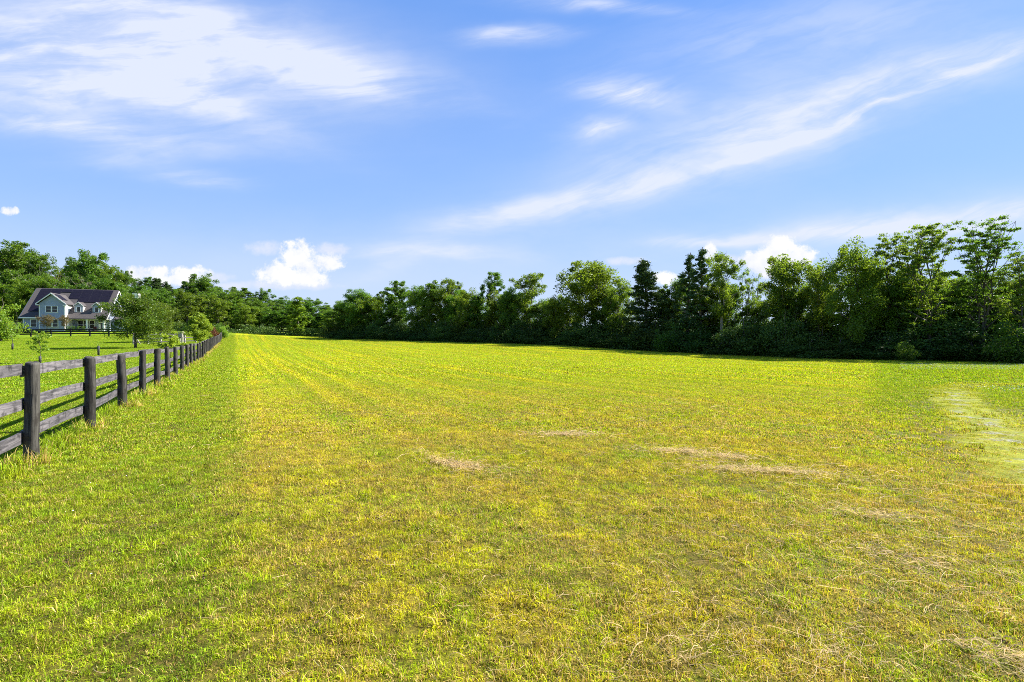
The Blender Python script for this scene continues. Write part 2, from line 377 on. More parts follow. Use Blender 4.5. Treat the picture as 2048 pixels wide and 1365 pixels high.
def leaf_mat(name, c1, c2, trans=0.45, tcol=(0.32, 0.40, 0.03), gloss=0.02):
    m = bpy.data.materials.new(name); m.use_nodes = True; t = NT(m.node_tree); nt = m.node_tree; nt.nodes.clear()
    tint = t.attr('tint'); rnd = t.new('ShaderNodeObjectInfo').outputs['Random']
    c = t.mix(tint, c1, c2)
    hs = t.new('ShaderNodeHueSaturation'); t.put(hs.inputs['Color'], c)
    t.put(hs.inputs['Hue'], t.m('MULTIPLY_ADD', rnd, 0.045, 0.478)); t.put(hs.inputs['Value'], t.m('MULTIPLY_ADD', t.m('FRACT', t.m('MULTIPLY', rnd, 7.7)), 0.5, 0.78))
    c = hs.outputs[0]
    d = t.new('ShaderNodeBsdfDiffuse'); t.put(d.inputs[0], c)
    tr = t.new('ShaderNodeBsdfTranslucent'); t.put(tr.inputs[0], t.mix(0.6, c, tcol))
    mx = t.new('ShaderNodeMixShader'); mx.inputs[0].default_value = trans
    nt.links.new(d.outputs[0], mx.inputs[1]); nt.links.new(tr.outputs[0], mx.inputs[2])
    gl = t.new('ShaderNodeBsdfGlossy'); gl.inputs['Roughness'].default_value = 0.4
    mx2 = t.new('ShaderNodeMixShader'); mx2.inputs[0].default_value = gloss
    nt.links.new(mx.outputs[0], mx2.inputs[1]); nt.links.new(gl.outputs[0], mx2.inputs[2])
    o = t.new('ShaderNodeOutputMaterial'); nt.links.new(mx2.outputs[0], o.inputs[0])
    return m

M = {}
M['ground'] = ground_mat()
M['grass'] = grass_mat()
M['leaf_mid'] = leaf_mat('leaf_mid', (0.028, 0.070, 0.009), (0.115, 0.20, 0.014), tcol=(0.20, 0.38, 0.02))
M['leaf_warm'] = leaf_mat('leaf_warm', (0.045, 0.090, 0.009), (0.130, 0.21, 0.014), tcol=(0.31, 0.44, 0.02))
M['leaf_sunny'] = leaf_mat('leaf_sunny', (0.06, 0.14, 0.010), (0.18, 0.31, 0.018), tcol=(0.40, 0.55, 0.03))
M['leaf_olive'] = leaf_mat('leaf_olive', (0.028, 0.056, 0.007), (0.13, 0.20, 0.014), trans=.34, tcol=(0.26, 0.34, 0.02))
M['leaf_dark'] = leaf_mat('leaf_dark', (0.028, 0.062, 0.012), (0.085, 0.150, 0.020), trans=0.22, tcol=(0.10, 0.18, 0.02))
M['leaf_cedar'] = leaf_mat('leaf_cedar', (0.028, 0.060, 0.020), (0.070, 0.120, 0.032), trans=0.15, tcol=(0.10, 0.15, 0.03), gloss=0.03)
M['leaf_bright'] = leaf_mat('leaf_bright', (0.13, 0.24, 0.018), (0.26, 0.38, 0.03), tcol=(0.45, 0.55, 0.04))
M['leaf_pine'] = leaf_mat('leaf_pine', (0.035, 0.075, 0.025), (0.07, 0.12, 0.03), trans=0.25, tcol=(0.2, 0.3, 0.04))
M['leaf_rust'] = leaf_mat('leaf_rust', (0.12, 0.075, 0.04), (0.17, 0.15, 0.05), trans=0.3, tcol=(0.3, 0.2, 0.06))
M['leaf_red'] = leaf_mat('leaf_red', (0.09, 0.02, 0.012), (0.16, 0.05, 0.02), trans=0.3, tcol=(0.3, 0.06, 0.03))
M['straw'] = mat('straw', (0.66, 0.50, 0.27), 0.6, ((0.52, 0.34, 0.15), 30))
_b = M['straw'].node_tree.nodes['Principled BSDF']; _t = NT(M['straw'].node_tree)
_tr = _t.new('ShaderNodeBsdfTranslucent'); _tr.inputs[0].default_value = (.66, .5, .24, 1); _mx = _t.new('ShaderNodeMixShader'); _mx.inputs[0].default_value = .4
M['straw'].node_tree.links.new(_b.outputs[0], _mx.inputs[1]); M['straw'].node_tree.links.new(_tr.outputs[0], _mx.inputs[2])
M['straw'].node_tree.links.new(_mx.outputs[0], [q for q in M['straw'].node_tree.nodes if q.type == 'OUTPUT_MATERIAL'][0].inputs[0])
M['bark'] = mat('bark', (0.055, 0.045, 0.035), 0.9, ((0.13, 0.11, 0.09), 6), (20, .6, .03), stretch=(1, 1, .3))
M['bark_grey'] = mat('bark_grey', (0.16, 0.14, 0.12), 0.9, ((0.28, 0.25, 0.22), 6), (20, .6, .03), stretch=(1, 1, .3))

# ------------------------------------------------------------------ ground sheet
def axis(fine, a, b, far):
    v = list(np.arange(a, b + 1e-6, fine)); st = fine; p = b
    while p < far: st *= 1.25; p += st; v.append(p)
    p = a; st = fine
    while p > -far: st *= 1.25; p -= st; v.insert(0, p)
    return np.array(v)
gx = axis(2.0, -180, 80, 5000); gy = axis(2.0, -8, 230, 5000)
XX, YY = np.meshgrid(gx, gy)
ZZ = zt(XX, YY)
nx, ny = len(gx), len(gy)
I = np.arange(nx * ny).reshape(ny, nx)
F = np.stack([I[:-1, :-1], I[:-1, 1:], I[1:, 1:], I[1:, :-1]], -1).reshape(-1, 4)
go_ = mobj('ground', np_mesh('ground', np.stack([XX, YY, ZZ], -1).reshape(-1, 3), F, M['ground'], smooth=True))
tag(go_, kind='structure')

# distant hills behind the hedgerow
def hills():
    rng = np.random.default_rng(3); V = []; n = 90
    ang = np.linspace(R(-70), R(60), n)
    prof = 60 + 26 * np.sin(ang * 5 + 1) + 16 * np.sin(ang * 13 + 2) + 6 * np.sin(ang * 31)
    rows = [(1700, -8, 0), (1900, 0, .45), (2200, 0, .8), (2600, 0, 1.0), (3200, 0, .55), (3800, -20, 0)]
    for d, z0, k in rows:
        for a, p in zip(ang, prof): V.append((d * math.sin(a), d * math.cos(a), z0 + k * p))
    F = [(r * n + i, r * n + i + 1, (r + 1) * n + i + 1, (r + 1) * n + i) for r in range(len(rows) - 1) for i in range(n - 1)]
    m = mat('hill_woods', (0.05, 0.09, 0.03), 0.9, ((0.09, 0.14, 0.05), 0.02), spec=0.05)
    tag(mobj('hills', np_mesh('hills', V, F, m, smooth=True)), kind='structure')
hills()

# ------------------------------------------------------------------ grass
def blades(n, half, hmin, hmax, wid, seed, lean=0.55, disc=True, segs=2):
    r = np.random.default_rng(seed)
    if disc:
        rad = half * np.sqrt(r.random(n)) ; th = r.random(n) * 2 * np.pi
        bx = rad * np.cos(th); by = rad * np.sin(th)
    else:
        bx = (r.random(n) - .5) * 2 * half; by = (r.random(n) - .5) * 2 * half
    # tufting
    k = max(6, n // 38); cx = (r.random(k) - .5) * 2 * half; cy = (r.random(k) - .5) * 2 * half
    sel = r.random(n) < 0.80; j = r.integers(0, k, n)
    tw_ = (.012 + wid * 2.2) * (.5 + 1.2 * r.random(k))[j]
    bx = np.where(sel, cx[j] + r.normal(0, 1, n) * tw_, bx); by = np.where(sel, cy[j] + r.normal(0, 1, n) * tw_, by)
    h = hmin + (hmax - hmin) * r.random(n) ** 1.6
    az = r.random(n) * 2 * np.pi; ln = np.abs(r.normal(0, lean, n)) + 0.15
    dirx, diry = np.cos(az), np.sin(az); fx, fy = -diry, dirx
    tw = r.random(n) * np.pi; fx2 = np.cos(az + np.pi / 2 + (tw - 1.57) * .6); fy2 = np.sin(az + np.pi / 2 + (tw - 1.57) * .6)
    wd = wid * (0.6 + 0.8 * r.random(n))
    tint = r.random(n)
    V = []
    for s_, wf in ((0, 1.0), (0.55, 0.85), (1.0, 0.12)):
        a = ln * s_
        ox = h * s_ * np.sin(a); oz = h * s_ * np.cos(a)
        for sg in (-1, 1):
            V.append(np.stack([bx + dirx * ox + sg * fx2 * wd * wf * .5, by + diry * ox + sg * fy2 * wd * wf * .5, np.maximum(oz, 0.002 + s_ * .006) - (0.01 if s_ == 0 else 0)], -1))
    V = np.stack(V, 1).reshape(-1, 3)
    b = np.arange(n) * 6
    F = np.concatenate([np.stack([b, b + 1, b + 3, b + 2], -1), np.stack([b + 2, b + 3, b + 5, b + 4], -1)])
    return V, F, np.repeat(tint, 6), np.tile([0, 0, .5, .5, 1, 1], n)
def patch(name, *a, **k):
    V, F, ti, up = blades(*a, **k)
    return bpy.data.objects.new(name, np_mesh(name, V, F, M['grass'], attrs={'tint': ti, 'up': up}))

def scatter_gn(name, pts, rot, scl, idx, protos, mats):
    me = bpy.data.meshes.new(name); me.vertices.add(len(pts)); me.vertices.foreach_set('co', np.asarray(pts, np.float32).ravel())
    for n_, ty, arr in (('rot', 'FLOAT_VECTOR', rot), ('scl', 'FLOAT_VECTOR', scl)):
        at = me.attributes.new(n_, ty, 'POINT'); at.data.foreach_set('vector', np.asarray(arr, np.float32).ravel())
    at = me.attributes.new('idx', 'INT', 'POINT'); at.data.foreach_set('value', np.asarray(idx, np.int32))
    me.update()
    o = mobj(name, me)
    for m_ in mats: me.materials.append(m_)
    g = bpy.data.node_groups.new(name + '_scatter', 'GeometryNodeTree')
    g.interface.new_socket('Geometry', in_out='INPUT', socket_type='NodeSocketGeometry')
    g.interface.new_socket('Geometry', in_out='OUTPUT', socket_type='NodeSocketGeometry')
    gi = g.nodes.new('NodeGroupInput'); gout = g.nodes.new('NodeGroupOutput')
    iop = g.nodes.new('GeometryNodeInstanceOnPoints'); g.links.new(gi.outputs[0], iop.inputs['Points'])
    join = g.nodes.new('GeometryNodeGeometryToInstance')
    for p in reversed(protos):
        oi = g.nodes.new('GeometryNodeObjectInfo'); oi.inputs['Object'].default_value = p; oi.inputs['As Instance'].default_value = False
        g.links.new(oi.outputs['Geometry'], join.inputs[0])
    g.links.new(join.outputs[0], iop.inputs['Instance']); iop.inputs['Pick Instance'].default_value = True
    def na(nm, ty):
        n = g.nodes.new('GeometryNodeInputNamedAttribute'); n.data_type = ty; n.inputs[0].default_value = nm
        return [q for q in n.outputs if q.enabled and q.name == 'Attribute'][0]
    g.links.new(na('idx', 'INT'), iop.inputs['Instance Index'])
    g.links.new(na('rot', 'FLOAT_VECTOR'), iop.inputs['Rotation'])
    g.links.new(na('scl', 'FLOAT_VECTOR'), iop.inputs['Scale'])
    g.links.new(iop.outputs[0], gout.inputs[0])
    md = o.modifiers.new('scatter', 'NODES'); md.node_group = g
    return o
TRACK = np.array([(6.2, 5.6), (7.3, 7.2), (8.5, 8.8), (10.3, 11.2), (12.5, 14.1), (14.6, 16.7), (17.0, 18.4), (21.0, 18.8), (30.0, 18.4)])
def dtrack(x, y):
    d = np.full(len(x), 1e9)
    for a, b in zip(TRACK[:-1], TRACK[1:]):
        e = b - a; h = np.clip(((x - a[0]) * e[0] + (y - a[1]) * e[1]) / (e @ e), 0, 1)
        d = np.minimum(d, np.hypot(x - a[0] - h * e[0], y - a[1] - h * e[1]))
    return d
def make_grass():
    r = np.random.default_rng(11)
    protos = []
    for k in range(6): protos.append(patch('near', 3500, .5, .010, .046 if k < 5 else .065, .0033, 100 + k, lean=1.05))       # 0-5
    for k in range(4): protos.append(patch('mid', 3800, .9, .015, .058, .0085, 200 + k, lean=.95))                             # 6-9
    for k in range(3): protos.append(patch('far', 3600, 2.2, .03, .09, .028, 300 + k, lean=.8))                            # 10-12
    for k in range(3): protos.append(patch('tuft', 110, .10, .03, .09, .0045, 400 + k, lean=.9))                             # 13-15
    P_, S_, I_ = [], [], []
    def ring(d0, d1, per, i0, i1, hs):
        st = 1 / math.sqrt(per); q_ = np.arange(-d1, d1, st); xa, ya = np.meshgrid(q_, q_)
        x = (xa + (r.random(xa.shape) - .5) * st * .9).ravel(); y = (ya + (r.random(xa.shape) - .5) * st * .9).ravel()
        d = np.hypot(x, y); kq = (d > d0) & (d < d1) & (np.abs(np.arctan2(x, y)) < R(60)); x, y = x[kq], y[kq]
        s = (x + 2.7 + .553 * y) * .875
        keep = (np.hypot(x + 4, y) < 1e9) & (zt(x, y) < 90) & ~((x + y > 84) & (x > -60)) & (y < 128) & ~((y > 103) & (x < -88))
        x, y, s = x[keep], y[keep], s[keep]
        dt = dtrack(x, y)
        kp = (dt > .5) | (r.random(len(x)) < .75)
        x, y, s, dt = x[kp], y[kp], s[kp], dt[kp]
        P_.append(np.stack([x, y, zt(x, y) - .004], -1))
        hh = hs * (0.75 + .5 * r.random(len(x))) * np.where(dt < .9, .45, 1) * np.where(np.abs(s) < .25, 1.35, 1.0) * np.where(s < 0, .9, 1)
        sc = np.where(dt < .8, .5, 1.0)
        S_.append(np.stack([sc, sc, hh], -1)); I_.append(r.integers(i0, i1, len(x)))
    ring(.5, 9, 5.0, 0, 6, 1.0)
    ring(8.5, 24, 1.5, 6, 10, 1.0)
    ring(22, 128, .24, 10, 13, .9)
    n = 420; d = 1.8 + 12 * r.random(n) ** .8; a = R(90) + (r.random(n) - .5) * R(104); x, y = d * np.cos(a), d * np.sin(a)
    kp = dtrack(x, y) > .7; x, y = x[kp], y[kp]; sc = .6 + .9 * r.random(len(x))
    P_.append(np.stack([x, y, zt(x, y) - .004], -1)); S_.append(np.stack([sc, sc, sc * .9], -1)); I_.append(r.integers(13, 16, len(x)))
    p = np.concatenate(P_); s = np.concatenate(S_); i = np.concatenate(I_)
    e = .5; rx = np.arctan((zt(p[:, 0], p[:, 1] + e) - zt(p[:, 0], p[:, 1] - e)) / (2 * e)); ry = -np.arctan((zt(p[:, 0] + e, p[:, 1]) - zt(p[:, 0] - e, p[:, 1])) / (2 * e))
    # spin via mirrored variants is not needed: rotate about z, tilt is tiny
    rz = r.random(len(p)) * 2 * np.pi
    tx = rx * np.cos(rz) - ry * np.sin(rz) * -1; 
    rot = np.stack([rx * np.cos(rz) + ry * np.sin(rz), -rx * np.sin(rz) + ry * np.cos(rz), rz], -1)
    rot[:, :2] = 0
    big = (i >= 10) & (i < 13)
    rot[big, 0] = rx[big]; rot[big, 1] = ry[big]; rot[big, 2] = (r.integers(0, 2, big.sum()) * 0)
    o = scatter_gn('grass', p, rot, s, i, protos, [M['grass']])
    tag(o, kind='stuff')
make_grass()

# ------------------------------------------------------------------ straw
def strands(cx, cy, sx, sy, ang, n, lmin, lmax, seed, zh=.05, wid=.0035, curl=1.2, jit=.5, thin=1.0):
    r = np.random.default_rng(seed)
    u = r.normal(0, sx, n); v = r.normal(0, sy, n); ca, sa = math.cos(ang), math.sin(ang)
    x = cx + u * ca - v * sa; y = cy + u * sa + v * ca
    a = ang + r.normal(0, jit, n); L = lmin + (lmax - lmin) * r.random(n) ** 1.5
    kz = r.random(n) * zh; cu = r.normal(0, curl, n); wd = wid * (.6 + .8 * r.random(n))
    m = 5; t = np.linspace(0, 1, m)
    px = np.zeros((n, m)); py = np.zeros((n, m)); px[:, 0] = x; py[:, 0] = y
    for k in range(1, m):
        aa = a + cu * (t[k] - .5); px[:, k] = px[:, k - 1] + np.cos(aa) * L / (m - 1); py[:, k] = py[:, k - 1] + np.sin(aa) * L / (m - 1)
    arch = r.random(n)[:, None] * .04
    pz = zt(px, py) + .03 + kz[:, None] + arch * np.sin(np.pi * t)[None] + (r.normal(0, .012, n))[:, None] * t[None] * 2
    nxv = -np.sin(a)[:, None] * wd[:, None] * .5; nyv = np.cos(a)[:, None] * wd[:, None] * .5
    zz = r.normal(0, .4, n)[:, None] * wd[:, None]
    A = np.stack([px - nxv, py - nyv, pz - zz], -1); B = np.stack([px + nxv, py + nyv, pz + zz], -1)
    V = np.stack([A, B], 2).reshape(-1, 3)
    b = (np.arange(n) * 2 * m)[:, None] + (np.arange(m - 1) * 2)[None]
    b = b.ravel(); F = np.stack([b, b + 1, b + 3, b + 2], -1)
    return V, F
def gp(px, py):
    """ground point seen at a pixel of the photograph"""
    a, b = (px - 1024) / 1000, (682 - py) / 1000
    y = 2.0
    while y < 200 and CAMZ + b * y > zf(a * y, y): y += 0.02 + y * .002
    return a * y, y
for px, py, sx, sy, an, n, lab in (
    (905, 936, .36, .10, -.45, 800, 'golden clump of cut hay curled like a hook, nearest the middle of the field'),
    (1120, 873, .34, .08, .0, 500, 'small flat clump of dry hay beyond the hooked one'),
    (1350, 908, .34, .07, -.25, 420, 'thin streak of pale hay, first of the line running towards the right'),
    (1440, 918, .22, .07, -.2, 300, 'short pale hay clump just above the longest hay streak'),
    (1510, 946, .50, .06, -.18, 750, 'longest streak of pale hay lying across the field on the right'),
    (1735, 1037, .26, .05, -.5, 200, 'narrow dry hay wisp on green turf below the longest streak'),
    (1820, 1130, .46, .09, -.5, 330, 'tangled dry hay streak on dark green turf low on the right'),
    (1380, 1315, .30, .10, .3, 200, 'tangle of curled pale straw at the bottom of the picture'),
    (1660, 1330, .22, .09, .8, 110, 'bunch of pale upright straw stems at the bottom right'),
    (2020, 1335, .20, .05, -.6, 260, 'loose pale straw heap at the bottom right corner')):
    x, y = gp(px, py); k = 1.0
    V, F = strands(x, y, sx * .7, sy * .8, an, int(n * .45), .05, .20, int(px), zh=.014, wid=.0013 + y * .00024, curl=1.6, jit=.6)
    V2, F2 = strands(x, y, sx * 1.3, sy * 2.6, an, int(n * .32), .05, .22, int(px) + 1, zh=.006, wid=.0011 + y * .00020, curl=1.9, jit=.9)
    V = np.concatenate([V, V2]); F = np.concatenate([F, F2 + len(V) - len(V2)])
    if px < 1000:      # the hooked one
        V[:, 1] += .30 * np.clip((V[:, 0] - x) / -.35, 0, 1.6) ** 2 * np.exp(-((V[:, 1] - y) / .5) ** 2); V[:, 2] += 0
    V -= np.array([x, y, zf(x, y)])
    tag(mobj('hay_clump', np_mesh('hay_clump', V, F, M['straw']), loc=(x, y, zf(x, y))), lab, 'hay', 'clumps of cut hay lying on the field')
def litter():
    Vs, Fs, o = [], [], 0
    for cx, cy, sx, sy, an, n, l0, l1, sd_ in ((1.2, 3.2, 1.1, .8, -.5, 560, .04, .20, 1), (2.6, 3.6, 1.0, .9, -.7, 760, .05, .30, 2), (0, 5, 3, 2, -.3, 500, .03, .12, 3),
            (3.6, 5.6, 1.3, .5, -.75, 420, .1, .4, 4), (-1.2, 3.2, 1.0, .8, .5, 260, .03, .14, 5), (2, 9, 5, 2.5, -.2, 800, .1, .3, 6), (.5, 2.7, .8, .3, .2, 240, .03, .14, 7), (-4.7, 4.2, .3, 3, .5, 120, .05, .15, 8)):
        V, F = strands(cx, cy, sx, sy, an, n, l0, l1, sd_ + 50, zh=.010, wid=.0009 + cy * .00021, jit=.8, curl=1.7)
        Vs.append(V); Fs.append(F + o); o += len(V)
    tag(mobj('straw_litter', np_mesh('straw_litter', np.concatenate(Vs), np.concatenate(Fs), M['straw'])), kind='stuff')
litter()
def leaf_litter():
    r = np.random.default_rng(5); n = 800
    kx = np.concatenate([r.normal(-1.8, 1.2, 60), r.normal(0, 3, 40)]); ky = np.concatenate([r.normal(5.0, 1.6, 60), 2.4 + 8 * r.random(40)])
    n = 1700; j = r.integers(0, 100, n); x = kx[j] + r.normal(0, .07, n); y = np.maximum(ky[j], 2.2) + r.normal(0, .05, n)
    c = np.stack([x, y, zt(x, y) + .035 + .02 * r.random(n)], -1)
    V, F = diamonds(c, r.normal(0, 1, (n, 3)) * [1, 1, .5], np.full(n, .018) * (.4 + r.random(n)), r, .6)
    m = mat('dead_leaf', (0.045, 0.028, 0.014), 0.8, ((0.16, 0.10, 0.05), 3))
    tag(mobj('dead_leaves', np_mesh('dead_leaves', V, F, m)), kind='stuff')

# ------------------------------------------------------------------ trees
def diamonds(c, ax, size, r, asp=.6, nrm=None):
    n = len(c)
    a = ax / (np.linalg.norm(ax, axis=1, keepdims=True) + 1e-9)
    q = r.normal(0, 1, (n, 3)) if nrm is None else nrm
    b = np.cross(a, q); b /= (np.linalg.norm(b, axis=1, keepdims=True) + 1e-9)
    nn = np.cross(a, b)
    s = size[:, None]
    V = np.stack([c - a * s * .5, c + b * s * asp * .5 + nn * s * .08, c + a * s * .5, c - b * s * asp * .5 + nn * s * .08], 1).reshape(-1, 3)
    F = np.arange(4 * n).reshape(-1, 4)
    return V, F
leaf_litter()

def tree_meshes(name, H, Wd, kind, seed, leaf, nleaf, lm, bark, base=.15, tr=None, nclump=None, density=1.0, stems=1):
    """returns (trunk mesh, crown mesh); kinds differ in envelope and leaf set"""
    r = np.random.default_rng(seed); rad = Wd / 2
    tr = tr or H * .018
    def env(t):       # crown radius at height fraction t of the crown
        if kind == 'umbrella': return rad * np.where(t < .45, .35 + t * .8, 1.0 - ((t - .6) / .45) ** 2 * .75 * (t > .6))
        if kind in ('cone',): return rad * np.clip((1 - t) ** .85, .03, 1) * (.55 + .45 * np.clip(t * 6, 0, 1))
        if kind == 'pyramid': return rad * np.clip(np.minimum(t * 4 + .3, 1.08 * (1 - t) ** .6), .05, 1)
        if kind == 'shrub': return rad * np.sqrt(np.clip(1 - (t * .98) ** 2, 0, 1)) * (.85 + .15 * np.sin(t * 9))
        if kind == 'open': return rad * np.sqrt(np.clip(1 - ((t - .6) / .62) ** 2, .04, 1))
        if kind == 'layer': return rad * np.clip(.45 + 1.2 * t - 1.15 * t ** 3, .15, 1)
        return rad * np.sqrt(np.clip(1 - ((t - .5) / .56) ** 2, .03, 1))
    z0, z1 = H * base, H
    mb = MB(); wob = r.normal(0, 1, (8, 2)) * H * .012
    tt = np.linspace(0, 1, 8); top = .95 if kind in ('cone', 'pyramid') else .84
    axes = []
    for s_ in range(stems):
        ph = r.random() * 6.28; spread = 0 if stems == 1 else rad * .30
        pts = [(wob[i, 0] * tt[i] * 2 + math.cos(ph) * spread * tt[i] + (math.cos(ph) * tr if stems > 1 else 0), wob[i, 1] * tt[i] * 2 + math.sin(ph) * spread * tt[i], H * top * tt[i] - (.15 if i == 0 else 0)) for i in range(8)]
        wob = r.normal(0, 1, (8, 2)) * H * .012
        k = 1.0 / math.sqrt(stems) if stems > 1 else 1.0
        mb.tube(pts, [tr * k * (1.25 if i == 0 else 1) * (1 - .88 * tt[i]) + .008 for i in range(8)], 7)
        axes.append(np.array(pts))
    def trunk_at(z, s_=0):
        a = axes[s_]; return np.array([np.interp(z, a[:, 2], a[:, 0]), np.interp(z, a[:, 2], a[:, 1]), min(z, a[-1, 2])])
    # limbs
    nl = {'shrub': 7, 'cone': 62, 'pyramid': 26, 'layer': 26, 'umbrella': 16}.get(kind, 20)
    limbs = []
    for i in range(nl):
        f = (i + .5) / nl
        if kind == 'cone': zs = z0 + (z1 - z0) * f * .93; el = .05 + .5 * f
        elif kind == 'pyramid': zs = z0 + (z1 - z0) * f * .85; el = .2 + .5 * f
        elif kind == 'umbrella': zs = H * (.32 + .48 * f); el = .30 + .35 * r.random() + .3 * f
        elif kind == 'shrub': zs = H * .08 * f; el = .5 + .7 * r.random()
        elif kind == 'layer': zs = z0 + (z1 - z0) * f * .75; el = .45 + .9 * f
        else: zs = z0 + (z1 - z0) * f * .78; el = .25 + .75 * f
        az = i * 2.399 + r.normal(0, .3); p0 = trunk_at(zs, i % stems)
        # find end on the envelope
        L = 0; d = np.array([math.cos(az) * math.cos(el), math.sin(az) * math.cos(el), math.sin(el)])
        while L < H:
            q = p0 + d * L; t = (q[2] - z0) / (z1 - z0)
            if t > .97 or math.hypot(q[0], q[1]) > float(env(np.array(min(max(t, 0), 1)))): break
            L += .05 * H / 5
        L = max(L * (.86 + .14 * r.random()), .15)
        bend = (r.normal(0, .10, 3) + [0, 0, .06 if kind != 'layer' else .10]) * L
        ps = [p0 + d * L * s_ + bend * s_ * s_ for s_ in (0, .33, .66, 1.0)]
        r0 = tr * (.42 if kind not in ('cone',) else .2) * (1 - .5 * f)
        mb.tube(ps, [r0, r0 * .7, r0 * .42, r0 * .12 + .004], 5, cap=False)
        limbs.append(np.array(ps))
    # clumps: a few along each limb, the rest inside the envelope near a limb
    C = []; A = []
    nc = nclump or {'shrub': 60, 'cone': 260, 'layer': 120, 'umbrella': 120, 'open': 85}.get(kind, 130)
    li = 0
    while len(C) < nc:
        l = limbs[li % len(limbs)]; li += 1
        s_ = 1 - r.random() ** (1.5 if kind != 'cone' else 1.0) * .85 if kind != 'shrub' else r.random() ** .6
        x_ = s_ * 3; i0 = min(int(x_), 2); p = l[i0] + (l[i0 + 1] - l[i0]) * (x_ - i0)
        dirl = l[-1] - l[0]; dirl /= np.linalg.norm(dirl) + 1e-9
        off = r.normal(0, 1, 3) * rad * ({'cone': .12, 'layer': .20, 'umbrella': .20, 'shrub': .30, 'pyramid': .16}.get(kind, .24)) * (.4 + .6 * s_)
        if kind == 'cone': off[2] *= .4
        if kind == 'layer': off[2] *= .9
        q = p + off; t = (q[2] - z0) / (z1 - z0)
        if kind == 'shrub': t = max(t, 0)
        if t < -.08 or t > 1.03: continue
        e = float(env(np.array(min(max(t, 0), 1))))
        if math.hypot(q[0], q[1]) > e * 1.1: continue
        if kind == 'shrub' and q[2] < .1: q[2] = .1 + .3 * r.random()
        C.append(q); A.append(dirl)
        # twig
        if r.random() < .7: mb.tube([p, (p + q) / 2 + r.normal(0, .03, 3), q], [tr * .07 + .004, tr * .05 + .003, .004], 4, cap=False)
    C = np.array(C); A = np.array(A)
    n = nleaf; j = r.integers(0, len(C), n)
    cs = rad * {'cone': .095, 'layer': .095, 'umbrella': .15, 'shrub': .24, 'open': .16, 'pyramid': .14}.get(kind, .17) * (.6 + .9 * r.random(len(C)))
    if kind == 'layer':
        # sprays: leaves strung along short drooping twigs
        u = r.normal(0, 1, (n, 3)); u[:, 2] *= .22
        tw = r.random(n) * 1.9; spray = A[j] * [1, 1, .3]
        az = (j * 2.4)[:, None]; perp = np.concatenate([np.cos(az), np.sin(az), np.zeros_like(az)], 1)
        c = C[j] + (spray * tw[:, None] + u * .45 + perp * (r.random(n)[:, None] - .5) * 1.4) * cs[j][:, None]
    elif kind == 'cone':
        u = r.normal(0, 1, (n, 3)); u[:, 2] *= .45
        c = C[j] + (A[j] * (r.random(n)[:, None] * 1.6 - .5) + u * .55) * cs[j][:, None]; c[:, 2] += .15 * cs[j] * r.random(n)
    else:
        u = r.normal(0, 1, (n, 3)); u /= np.linalg.norm(u, axis=1, keepdims=True) + 1e-9
        u *= (r.random(n) ** .45)[:, None]; u[:, 2] *= .72
        c = C[j] + u * cs[j][:, None] * 1.25
    if kind == 'shrub': c[:, 2] = np.abs(c[:, 2]) + .02
    ax = r.normal(0, 1, (n, 3)) + (A[j] * 1.5 if kind in ('cone', 'layer') else 0) ; ax[:, 2] *= .55
    nrm = r.normal(0, .8, (n, 3)) + [0, 0, .8]
    V, F = diamonds(c, ax, leaf * (.6 + .8 * r.random(n)), r, .55 if kind != 'cone' else .4, nrm)
    ct = r.random(len(C)); tint = np.clip(.65 * ct[j] + .35 * r.random(n), 0, 1)
    return mb.mesh(name + '_trunk', bark), np_mesh(name + '_crown', V, F, lm, attrs={'tint': np.repeat(tint, 4)})

PROTO = {}
def proto(key, *a, **k): PROTO[key] = tree_meshes(key, *a, **k) + (a[0], a[1])
proto('broadA', 11, 8.5, 'round', 1, .25, 26000, M['leaf_mid'], M['bark'], base=.14)
proto('broadB', 11, 8.0, 'round', 2, .24, 26000, M['leaf_warm'], M['bark'], base=.12, stems=2)
proto('broadC', 12, 8.0, 'pyramid', 3, .25, 26000, M['leaf_mid'], M['bark'], base=.08)
proto('openA', 11, 6.5, 'open', 4, .22, 14000, M['leaf_warm'], M['bark_grey'], base=.35, stems=2)
proto('openB', 12, 6.0, 'open', 5, .23, 15000, M['leaf_mid'], M['bark'], base=.30)
proto('thin', 10, 4.0, 'open', 15, .18, 4200, M['leaf_warm'], M['bark_grey'], base=.30, stems=3, nclump=46)
proto('umbrella', 11.5, 10, 'umbrella', 6, .27, 22000, M['leaf_warm'], M['bark'], base=.38, stems=2)
proto('umbrellaB', 11.5, 9, 'umbrella', 16, .26, 19000, M['leaf_warm'], M['bark'], base=.33, stems=3)
proto('layerA', 12, 7.2, 'layer', 7, .18, 20000, M['leaf_warm'], M['bark'], base=.22, stems=2, nclump=270)
proto('layerB', 12, 7.0, 'layer', 8, .18, 19000, M['leaf_mid'], M['bark'], base=.22, stems=3, nclump=270)
proto('cedarA', 11.5, 6.0, 'cone', 9, .24, 26000, M['leaf_cedar'], M['bark'], base=.10)
proto('cedarB', 12, 4.2, 'cone', 10, .22, 15000, M['leaf_cedar'], M['bark'], base=.20, nclump=150)
proto('pine', 15, 6.5, 'cone', 12, .34, 20000, M['leaf_pine'], M['bark'], base=.12)
proto('shrubA', 4.5, 5.0, 'shrub', 20, .17, 9500, M['leaf_dark'], M['bark'])
proto('shrubB', 4.0, 4.6, 'shrub', 21, .15, 9000, M['leaf_dark'], M['bark'])
proto('shrubC', 3.2, 3.6, 'shrub', 22, .14, 5500, M['leaf_mid'], M['bark'])
proto('woodA', 15, 10, 'round', 31, .38, 14000, M['leaf_mid'], M['bark'], base=.16, nclump=110)
proto('woodB', 15, 9, 'round', 32, .36, 14000, M['leaf_warm'], M['bark'], base=.12, nclump=100)
